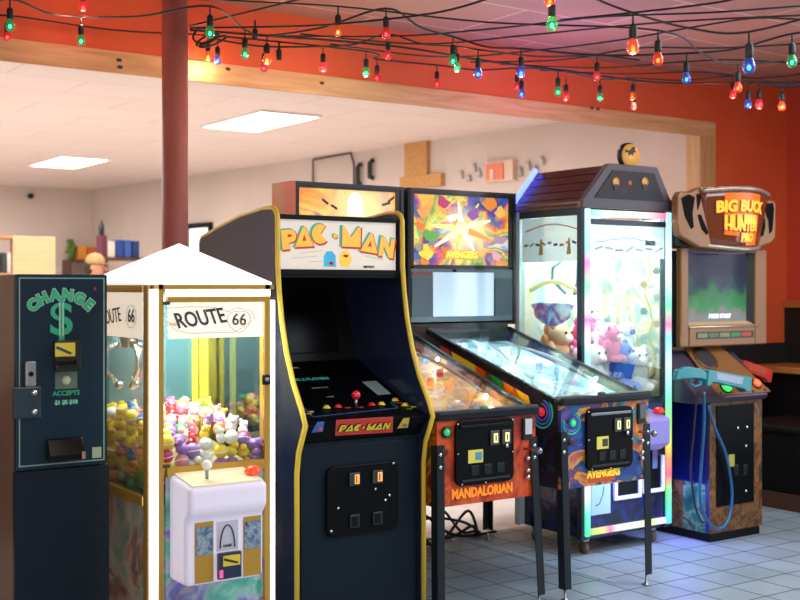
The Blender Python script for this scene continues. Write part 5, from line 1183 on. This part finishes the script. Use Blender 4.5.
    for q in ([(ix0-.019, ym, iz0-.02), (ix0+.01, ym+.025, iz0), (ix0+.01, ym+.025, iz1), (ix0-.019, ym, iz1+.01)], [(ix1+.029, ym, iz0-.02), (ix1-.01, ym+.025, iz0), (ix1-.01, ym+.025, iz1), (ix1+.029, ym, iz1+.01)], [(ix0-.019, ym, iz0-.02), (ix0+.01, ym+.025, iz0), (ix1-.01, ym+.025, iz0), (ix1+.029, ym, iz0-.02)]):
        MB().slab(q, (0, .004, 0)).build('inner_bezel', mat('#c0a078', .4) if q[1][2] == q[2][2] else mat('#201c1c', .4), t)
    p0, p1 = at(697, 341, ym-.012), at(756, 334, ym-.012)
    ip = MB().box(ix0+.04, ix1+.01, ym-.0155, ym-.0125, mz0+.045, mz0+.085).build('instruction_strip', mat('#2c241c', .4), fb)
    for k, c_ in enumerate(('#788058', '#586848', '#788058', '#2c7c48', '#b03c30')):
        w_ = (ix1-ix0-.05)/5; MB().box(ix0+.045+k*w_, ix0+.035+(k+1)*w_, ym-.0175, ym-.0156, mz0+.052, mz0+.078).build('strip_patch', mat(c_, .4), ip)
    MB().tube([(mx0+.06, ym-.014, mz0+.115), (ix1+.06, ym-.014, mz0+.115)], .007, 8).build('metal_lip', mat('#d8c0a0', .2, .5), fb)
    # curved tube showing a dark blue sky and green field
    sm, nt, b, tc = nodes('tube_image'); sp = nt.nodes.new('ShaderNodeSeparateXYZ'); nt.links.new(tc.outputs['Object'], sp.inputs[0])
    mr = nt.nodes.new('ShaderNodeMapRange'); mr.inputs['From Min'].default_value = iz0; mr.inputs['From Max'].default_value = iz1
    nz = nt.nodes.new('ShaderNodeTexNoise'); nz.inputs['Scale'].default_value = 9; nt.links.new(tc.outputs['Object'], nz.inputs['Vector'])
    ad = nt.nodes.new('ShaderNodeMath'); ad.operation = 'MULTIPLY_ADD'; ad.inputs[1].default_value = .22; nt.links.new(nz.outputs[0], ad.inputs[0]); nt.links.new(sp.outputs[2], ad.inputs[2])
    a2 = nt.nodes.new('ShaderNodeMath'); a2.operation = 'SUBTRACT'; a2.inputs[1].default_value = .11; nt.links.new(ad.outputs[0], a2.inputs[0]); nt.links.new(a2.outputs[0], mr.inputs['Value'])
    r = ramp(nt, [(0, '#a8b8c0'), (.14, '#b0a8a0'), (.2, '#58b878'), (.42, '#3a9c60'), (.5, '#2a6a68'), (.6, '#28405c'), (.8, '#243454'), (1, '#30385c')]); nt.links.new(mr.outputs[0], r.inputs[0])
    nt.links.new(r.outputs[0], b.inputs['Emission Color']); b.inputs['Emission Strength'].default_value = .55; b.inputs['Base Color'].default_value = (.02, .02, .02, 1); b.inputs['Roughness'].default_value = .15; b.inputs['Specular IOR Level'].default_value = .15
    m = MB(); n = 10; vs = []; fs = []
    for i in range(n+1):
        for j in range(n+1):
            u_ = i/n*2-1; v_ = j/n*2-1
            vs.append(((ix0+ix1)/2+u_*(ix1-ix0)/2, ym+.026-.014*(1-u_*u_)*(1-v_*v_*.5), (iz0+iz1)/2+v_*(iz1-iz0)/2))
    for i in range(n):
        for j in range(n): fs.append((i*(n+1)+j, (i+1)*(n+1)+j, (i+1)*(n+1)+j+1, i*(n+1)+j+1))
    sc = m.add(vs, fs, True).build('screen', sm, t)
    text('screen_lettering', mat('#e8f4ff', .4, emit=1), sc, 'PRESS START', ((ix0+ix1)/2, ym+.008, iz0+.03), .034, .001, bold=.001)
    # visor sign: bulging centre pane with two side arms
    cz = 1.855; hx0, hx1 = 5.01, 5.86; cx = 5.50
    def vis(u_, v_):      # u_ -1..1, v_ -1..1
        x = cx+u_*.30*(1-.10*(1-v_)/2*1.6); y = ym-.10-.09*math.cos(u_*PI/2)+.03*(1-v_)*.5; z = cz+.155*v_+.02*math.cos(u_*PI/2)*(1 if v_ > 0 else -1)
        return Vector((x, y, z))
    m = MB(); n = 14; vs = [vis(i/n*2-1, j/6*2-1) for i in range(n+1) for j in range(7)]; fs = [(i*7+j, (i+1)*7+j, (i+1)*7+j+1, i*7+j+1) for i in range(n) for j in range(6)]
    pane = m.add(vs, fs, True).build('visor_pane', mat('#5c2c18', .14, coat=.5, emit=.12, ecol='#a04818'), t)
    so = pane.modifiers.new('thickness', 'SOLIDIFY'); so.thickness = .006; so.offset = 1
    for vv, nm in ((1, 'visor_top_rim'), (-1, 'visor_bottom_rim')):
        MB().tube([vis(i/16*2-1, vv)+Vector((0, -.004, 0)) for i in range(17)], .014, 8).build(nm, mat('#b0a090', .25, .5), t)
    SO = mat('#ffb040', .3, emit=1.1, ecol='#ff9020', name='lit_orange_lettering')
    def vtext(nm, s_, u0, vz, size, m_):
        vs, fs = textmesh(s_, (0, 0, 0), size, .004, bold=.004)
        out = []
        for v in vs:
            u_ = u0+v.x/.30; q = vis(u_, (vz+v.z)/.155); out.append(q+Vector((0, (-.0105 if m_ is SD else -.0135)+v.y, 0)))
        b = MB(); b.add(out, fs); return b.build(nm, m_, pane)
    SD = mat('#5a2408', .5)
    gl_ = [vis(i/14*1.02-.56, j/5*1.7-.86)+Vector((0, -.0085, 0)) for i in range(15) for j in range(6)]
    MB().add(gl_, [(i*6+j, (i+1)*6+j, (i+1)*6+j+1, i*6+j+1) for i in range(14) for j in range(5) if not (j == 0 and i < 5) and not (j < 2 and 5 <= i < 8)]).build('sign_glow_print', mat('#c86018', .3, emit=.35, ecol='#ff7a18'), pane)
    vtext('sign_shadow', 'BIG BUCK', -.105, .047, .09, SD); vtext('sign_shadow', 'HUNTER', -.115, -.03, .073, SD)
    vtext('sign_lettering', 'BIG BUCK', -.09, .052, .088, SO); vtext('sign_lettering', 'HUNTER', -.1, -.026, .072, SO); vtext('sign_lettering', 'PRO', .05, -.09, .062, SO)
    # side arms with dark openings
    DK = mat('#0a0706', .7, spec=.1)
    def arm(pts, y_, nm='visor_arm', mm=TAN, th=.05): return MB().prism(pts, 'y', y_, y_+th).build(nm, mm, t, bevel=.008)
    A = arm([(5.015, 1.97), (5.04, 2.0), (5.12, 2.0), (5.2, 2.03), (5.26, 2.02), (5.235, 1.93), (5.25, 1.85), (5.33, 1.74), (5.36, 1.68), (5.2, 1.685), (5.03, 1.75), (5.01, 1.83)], ym-.10)
    MB().prism([(5.04, 1.96), (5.10, 1.985), (5.15, 1.97), (5.13, 1.88), (5.14, 1.80), (5.12, 1.79), (5.07, 1.86)], 'y', ym-.104, ym-.1005).build('arm_opening', DK, A)
    MB().prism([(5.165, 1.99), (5.21, 1.995), (5.19, 1.93), (5.175, 1.90)], 'y', ym-.104, ym-.1005).build('arm_opening', DK, A)
    MB().prism([(5.175, 1.87), (5.20, 1.875), (5.265, 1.77), (5.25, 1.76), (5.21, 1.79)], 'y', ym-.104, ym-.1005).build('arm_opening', DK, A)
    B = arm([(5.745, 2.0), (5.80, 1.985), (5.86, 1.98), (5.875, 1.95), (5.87, 1.76), (5.83, 1.725), (5.68, 1.69), (5.62, 1.685), (5.67, 1.76), (5.73, 1.84), (5.74, 1.93)], ym-.10)
    MB().prism([(5.775, 1.96), (5.84, 1.965), (5.85, 1.93), (5.835, 1.80), (5.81, 1.78), (5.80, 1.86), (5.78, 1.89)], 'y', ym-.104, ym-.1005).build('arm_opening', DK, B)
    MB().prism([(5.73, 1.86), (5.765, 1.87), (5.77, 1.82), (5.75, 1.77), (5.735, 1.76)], 'y', ym-.104, ym-.1005).build('arm_opening', DK, B)
    MB().prism([(5.625, 1.70), (5.66, 1.70), (5.72, 1.80), (5.71, 1.86), (5.67, 1.82), (5.63, 1.75)], 'y', ym-.106, ym-.1005).build('arm_opening', DK, B)
    MB().box(5.09, 5.83, ym-.04, ym+.25, 1.6905, 1.96).build('sign_box', mat('#241c1c', .4), t, bevel=.01)
    return t
hunting_game()
def gun(name, label, a, b, body, barrel, cable, holder=False):
    "pump gun from butt a to muzzle b"
    a, b = Vector(a), Vector(b); d = (b-a).normalized(); up = Vector((0, 0, 1)); up = (up-d*up.dot(d)).normalized(); L = (b-a).length
    t = thing(name, label, 'toy gun', a)
    P = lambda f, h: a+d*(L*f)+up*h
    M = mat(body, .35, coat=.3); side = d.cross(up)
    def plate(pts, w, nm, mm):
        q = [P(f, h) for f, h in pts]; n = len(q); b_ = MB()
        b_.add([p-side*w/2 for p in q]+[p+side*w/2 for p in q], [list(range(n)), list(range(n, 2*n))[::-1]]+[(i, (i+1) % n, (i+1) % n+n, i+n) for i in range(n)]); return b_.build(nm, mm, t, bevel=.006)
    plate([(-.02, -.055), (.0, .0), (.12, .028), (.30, .03), (.38, .012), (.38, -.03), (.30, -.025), (.22, -.03), (.1, -.04)], .035, 'stock', M)
    MB().tube([P(.22, -.03), P(.2, -.06), P(.27, -.072), P(.33, -.058), P(.34, -.028)], .006, 8).build('trigger_guard', M, t)
    MB().tube([P(.28, -.03), P(.27, -.055)], .004, 6).build('trigger', BLACK, t)
    plate([(.38, .03), (.98, .03), (1.0, .02), (1.0, -.055), (.94, -.06), (.9, -.045), (.46, -.035), (.42, -.06), (.38, -.06)], .045, 'receiver', M)
    plate([(.48, .022), (.88, .022), (.86, -.03), (.5, -.022)], .049, 'barrel_plate', mat(barrel, .25, .3))
    MB().cyl(P(1.0, .01), P(1.04, .01), .012).build('muzzle', BLACK, t)
    if cable:
        tag(MB().tube(cable, .009, 8).build('gun_cable', mat('#1c5c88', .35, coat=.3), loc=cable[0]), 'looped blue cable hanging from the teal gun down the front of the hunting game', 'cable')
    return t
q = lambda u, v, y: at(u, v, y)
ga, gb_ = q(676, 370, 4.33), q(749, 382, 4.36)
def smooth(pts, n=6):
    out = []; P = [Vector(p) for p in pts]
    for i in range(len(P)-1):
        p0, p1, p2, p3 = P[max(i-1, 0)], P[i], P[i+1], P[min(i+2, len(P)-1)]
        for k in range(n):
            s = k/n; out.append(.5*((2*p1)+(-p0+p2)*s+(2*p0-5*p1+4*p2-p3)*s*s+(-p0+3*p1-3*p2+p3)*s**3))
    out.append(P[-1]); return out
cab = smooth([q(704, 392, 4.345), q(704, 425, 4.37), q(701, 470, 4.39), q(700, 500, 4.40), q(707, 520, 4.41), q(719, 529, 4.43), q(729, 518, 4.44), q(732, 492, 4.45), q(726, 455, 4.45), q(715, 428, 4.455), q(708, 405, 4.46)])
gun('light_gun', 'teal toy gun with a silver barrel plate lying across the front of the hunting game', ga, gb_, '#0c8088', '#8c98ac', cab)
gun('light_gun', 'red gun behind the teal one, its tip showing right of the hunting game', q(722, 358, 4.9), q(770, 374, 4.9), '#c83426', '#d86048', None)
tag(MB().tube(smooth([q(697, 392, 4.40), q(694, 430, 4.42), q(691, 470, 4.43), q(695, 505, 4.44), q(704, 522, 4.45), q(709, 480, 4.455)]), .006, 8).build('gun_cable', mat('#2c2430', .4), loc=q(697, 392, 4.40)), 'thin dark cable hanging left of the looped blue one', 'cable')

# ================================================================== RIGHT SIDE FURNITURE
t = thing('booth_bench', 'low black booth bench with a brown base along the right wall', 'bench', (6.7, 4.2, 0))
MB().box(6.42, 7.0, 3.2, 5.3, .11, .50).build('seat_box', mat('#0a080a', .6, spec=.15), t, bevel=.01)
MB().box(6.41, 7.0, 3.2, 5.3, 0, .11).build('base_board', woodmat('dark_base_wood', '#3c2418', '#50301e', .4), t)
MB().box(6.40, 7.0, 3.19, 5.31, .50, .55).build('seat', mat('#0c0a0c', .6, spec=.15), t, bevel=.015)
t = thing('wall_counter', 'varnished wooden ledge counter on a black front along the red wall', 'counter', (7.3, 4.6, 0))
MB().box(7.14, 7.615, 3.2, 5.765, .83, .875).build('counter_top', WCAP, t, bevel=.006)
MB().box(7.20, 7.615, 3.25, 5.765, 0, .83).build('counter_front', mat('#080608', .6, spec=.15), t)
# pale strip on the floor
tag(MB().box(4.135, 4.165, 4.15, 5.5, .0005, .0025).build('floor_strip', mat('#9ab4c0', .5), loc=(4.15, 4.8, 0)), 'pale strip on the floor between the pinball legs', 'tape')
# cables on the floor under the left pinball
random.seed(21)
CBM = mat('#0c0c0e', .5)
for k in range(5):
    pts = [Vector((3.55+random.uniform(0, .15)+.14*i, 5.42+random.uniform(-.14, .14), .012+max(0, .13*math.sin(i*1.7+k)))) for i in range(6)]
    pts[0].z = .012; pts[-1].z = .012
    tag(MB().tube(smooth(pts), .009, 6).build('power_cable', CBM, loc=pts[0]), 'black power cable in the tangle on the floor behind the left pinball legs', 'cable', 'tangled power cables under the left pinball')
t = thing('power_strip', 'dark power strip on the floor in the cable tangle', 'power strip', (3.75, 5.6, 0))
MB().box(3.6, 3.9, 5.57, 5.63, 0, .045).build('housing', BLACK, t, bevel=.006)
for k in range(3): MB().box(3.63+k*.08, 3.67+k*.08, 5.58, 5.62, .045, .085).build('plug', CBM, t, bevel=.005)

# ================================================================== STRING LIGHTS
GC = {'green': ('#0c8a44', '#30ffa0'), 'red': ('#d82030', '#ff3a40'), 'blue': ('#1844a8', '#3a90ff'), 'amber': ('#e85c28', '#ff9a40'), 'orange': ('#e04818', '#ff6820')}
CORD = mat('#101a18', .5)
def filament(c): return mat(GC[c][1], .3, emit=10, ecol=GC[c][1], name=c+'_filament')
def bulbglass(c):
    k = 'bulb_'+c
    if k in MC: return MC[k]
    m = bpy.data.materials.new(c+'_bulb_glass'); m.use_nodes = True; nt = m.node_tree; b = nt.nodes['Principled BSDF']
    b.inputs['Base Color'].default_value = lin(GC[c][0]); b.inputs['Roughness'].default_value = .08; b.inputs['Coat Weight'].default_value = .8
    b.inputs['Emission Color'].default_value = lin(GC[c][1]); b.inputs['Emission Strength'].default_value = .07
    b.inputs['Alpha'].default_value = .6
    MC[k] = m; return m
BGC = {'green': (.8, 1, .7), 'red': (1, .45, .35), 'blue': (.6, .6, 1), 'amber': (1, .65, .4), 'orange': (1, .6, .35)}
def bulb(u, v, w, col, where):
    D = .043*FOC/w*1.0; D = min(D, 7.0)
    s = w*D/FOC/.043
    p = atd(u, v, D)
    if p.y > 5.68: D *= 5.68/p.y; s = w*D/FOC/.043; p = atd(u, v, D)
    t = thing('string_bulb', '%s string light bulb, %s' % (col, where), 'light bulb', p, 'string light bulbs')
    r = .0215*s
    MB().lathe([(0, -r*1.05), (r*.5, -r*.95), (r*.88, -r*.55), (r, 0), (r*.86, r*.6), (r*.6, r*1.25), (r*.52, r*1.6)], p, seg=16).build('glass', bulbglass(col), t)
    MB().ball(p+Vector((0, 0, -r*.1)), r*.34, (1, 1, 1.3), 8, 6).build('filament', filament(col), t)
    MB().lathe([(r*.62, r*1.4), (r*.66, r*1.7), (r*.66, r*3.2), (r*.5, r*3.5), (r*.25, r*3.7)], p, seg=14).build('socket', CORD, t)
    top = p+Vector((0, 0, r*3.6))
    MB().tube([top, top+Vector((.0, 0, r*1.8))], r*.16, 6).build('lead', CORD, t)
    bulb.n += 1
    if bulb.n % 3 == 0:
        l = bpy.data.lights.new('bulb_glow', 'POINT'); l.energy = 2.6; l.shadow_soft_size = .03; l.color = BGC[col]
        o = bpy.data.objects.new('bulb_glow', l); o.location = p+Vector((0, -.0, -r*2.2)); COL.objects.link(o)
    return p, D, r, top+Vector((0, 0, r*1.8))
bulb.n = 0
BL = [(10, 26, 10, 'green', 'large, leftmost at the top left corner', 'a'), (7, 37, 8, 'red', 'half hidden by the leftmost green one', 'c'), (83, 7, 9, 'red', 'cut by the top edge, left of the pole', 'b'), (81, 41, 9, 'green', 'hanging low left of the pole', 'a'),
 (210, 33, 10, 'green', 'just right of the pole', 'a'), (208, 57, 8, 'amber', 'just below the green one right of the pole', 'c'), (217.5, 61, 8, 'blue', 'low, next to the first amber one right of the pole', 'c'), (245, 54, 9, 'green', 'between the first blue one and a pair of amber and red', 'a'),
 (267, 60, 9, 'amber', 'in front of a red one above the nearer ceiling light', 'a'), (264, 68, 8, 'red', 'behind and under the amber one near the nearer ceiling light', 'c'), (338, 32, 9.5, 'amber', 'alone high left of the middle', 'b'), (323, 68, 8, 'red', 'hanging alone over the wooden board with a knot', 'c'),
 (386, 34, 9.5, 'red', 'upper of two reds one above the other', 'a'), (388, 56, 8, 'red', 'lower of two reds one above the other', 'c'), (366, 73, 8, 'green', 'low, side by side with a red one at its right', 'd'), (377, 78, 7, 'red', 'low, side by side with a green one at its left', 'd'),
 (453, 61, 9, 'green', 'left one of an overlapping green pair', 'a'), (457, 68, 8, 'green', 'right one of an overlapping green pair', 'c'), (478, 74, 9, 'blue', 'alone, right of the green pair', 'c'), (437, 84, 7, 'red', 'lowest, with its shadow on the pine board', 'd'),
 (521, 73, 9, 'blue', 'upper of two blues one above the other', 'a'), (517, 87, 7, 'red', 'behind two blue ones', 'd'), (521.5, 94, 7.5, 'blue', 'lower of two blues one above the other', 'd'), (550, 1, 12, 'orange', 'cut by the top edge above a large green one', 'e'),
 (552, 25, 12, 'green', 'large, near the top right of the middle', 'e'), (558, 92, 8, 'green', 'low, left of a red one over the tall crane roof', 'd'), (566, 97, 7, 'red', 'low, right of a green one over the tall crane roof', 'd'), (597, 77, 8, 'red', 'with a green one hanging just below it', 'c'),
 (600, 98, 7, 'green', 'hanging just below a red one', 'd'), (633, 48, 13, 'orange', 'largest of all, over the round emblem', 'e'), (658, 60, 11, 'orange', 'right of the largest one', 'b'), (686.5, 79, 9.5, 'blue', 'alone, between two orange groups', 'a'),
 (633, 97, 7, 'amber', 'lower down straight under the largest orange one', 'd'), (634, 107, 6, 'red', 'lowest under the largest orange one', 'd'), (738, 88, 9, 'orange', 'over a smaller red one at the right', 'b'), (733, 95, 7, 'red', 'behind an orange one at the right', 'd'),
 (749, 67, 13, 'blue', 'large, at the upper right', 'e'), (748, 105, 8, 'blue', 'small, straight under the large blue one', 'd'), (759, 105, 8, 'red', 'small, right of the small blue one', 'd'), (792, 62, 10.5, 'green', 'rightmost high up, at the right edge', 'a'),
 (782, 107, 8, 'amber', 'rightmost low, near the right edge', 'd')]
tops = {}
for u, v, w, col, wh, g in BL:
    p, D, r, top = bulb(u, v, w, col, wh); tops.setdefault(g, []).append((u, top))
def clampz(p): return Vector((p.x, min(p.y, 5.74), min(p.z, 2.985)))
def cord(pts, label, r=.0055):
    pts = [clampz(p) for p in smooth(pts, 6)]
    return tag(MB().tube(pts, r, 6).build('light_string_cord', CORD, loc=pts[0]), label, 'string light cord', 'black cords of the string lights')
names = {'a': 'black cord with coloured bulbs running the whole width over the middle', 'b': 'black cord carrying the few bulbs nearest the ceiling', 'c': 'black cord just above the lower red and blue bulbs', 'd': 'lowest black cord carrying the smallest bulbs along the orange wall', 'e': 'nearest black cord carrying the largest bulbs'}
for g, l in tops.items():
    l.sort(key=lambda q: q[0]); P = []
    ends = {'a': ((-30, 8), (840, 30)), 'b': ((40, -12), (840, 55)), 'c': ((-30, 20), (640, 60)), 'd': ((200, 34), (840, 84)), 'e': ((470, -25), (850, 5))}[g]
    d0 = Vector((l[0][1].x, l[0][1].y, 0)); D0 = FX*d0.x+FY*d0.y; e1 = l[-1][1]; D1 = FX*e1.x+FY*e1.y
    P.append(atd(ends[0][0], ends[0][1], D0)); last = None
    for u, q_ in l:
        if last is not None and u-last < 9: continue
        if last is not None and u-last > 60:
            mid = (P[-1]+q_)/2; P.append(mid+Vector((0, 0, -.02)))
        P.append(q_); last = u
    P.append(atd(ends[1][0], ends[1][1], D1))
    cord(P, names[g], .004 if g in 'eb' else .005)
extra = [([(190, 30, 6.2), (300, 38, 6.2), (400, 47, 6.4), (480, 60, 6.5), (560, 70, 6.7), (650, 82, 6.9), (740, 83, 7.1), (830, 82, 7.3)], 'thick black cord along the foot of the orange band'),
 ([(190, 28, 5.6), (300, 26, 5.4), (360, 22, 5.2), (440, 12, 5), (500, -5, 4.8)], 'black cord rising from the knot right of the pole to the top edge'),
 ([(190, 26, 5.8), (280, 4, 5.4), (330, -8, 5.2)], 'short black cord slanting from the pole to the top edge'),
 ([(270, 36, 6.0), (400, 36, 6), (500, 28, 5.8), (600, 17, 5.6), (720, 12, 5.2), (830, 3, 5)], 'black cord crossing the ceiling boards above the middle bulbs'),
 ([(300, 34, 6.2), (420, 44, 6.2), (520, 36, 6), (620, 26, 5.9), (700, 20, 5.6), (830, 14, 5.4)], 'black cord just below the one crossing the ceiling boards'),
 ([(330, 44, 6.3), (440, 57, 6.4), (540, 50, 6.4), (620, 40, 6.2), (700, 26, 6), (760, 18, 5.8), (830, 22, 5.6)], 'black cord dipping over the green pair and rising to the right'),
 ([(470, 62, 6.6), (560, 60, 6.6), (640, 48, 6.5), (720, 48, 6.4), (830, 42, 6.3)], 'black cord between the large orange bulb and the wall'),
 ([(500, 64, 6.8), (600, 68, 6.9), (680, 62, 6.9), (740, 60, 6.8), (830, 66, 6.8)], 'black cord sagging behind the blue bulbs at the right'),
 ([(540, 70, 7.0), (620, 74, 7.1), (700, 72, 7.2), (760, 78, 7.3), (830, 70, 7.2)], 'black cord nearest the wall at the right'),
 ([(560, 20, 5.2), (640, 12, 5), (720, 2, 4.8), (760, -8, 4.6)], 'black cord rising to the top edge above the large blue bulb')]
for pts, lb in extra: cord([atd(*p) for p in pts], lb, .0065 if 'thick' in lb else .0048)
# knot of spare cord right of the pole
m_ = MB()
for k in range(3):
    c = atd(203+k*5, 36+k*3, 5.7); m_.tube([c+Vector((.05*math.cos(a)*(1+.2*k), .02*math.sin(2*a), .035*math.sin(a+k))) for a in [2*PI*i/14 for i in range(14)]], .006, 6, True)
tag(m_.build('cord_coil', CORD, loc=atd(206, 38, 5.7)), 'small tangle of spare black cord just right of the pole', 'cord')
for u, v, D, lb in ((255, 40, 5.9, 'empty black lamp socket in the tangle right of the pole'), (279, 60, 6.1, 'empty black lamp socket beside the amber and red bulb pair')):
    p = atd(u, v, D); tag(MB().lathe([(.013, 0), (.015, .01), (.015, .05), (.006, .06), (.004, .10)], p).build('empty_socket', CORD, loc=p), lb, 'lamp socket')

for o in bpy.data.objects:
    if 'label' in o and len(o['label'].split()) > 16: print('LONG', o.name, o['label'])
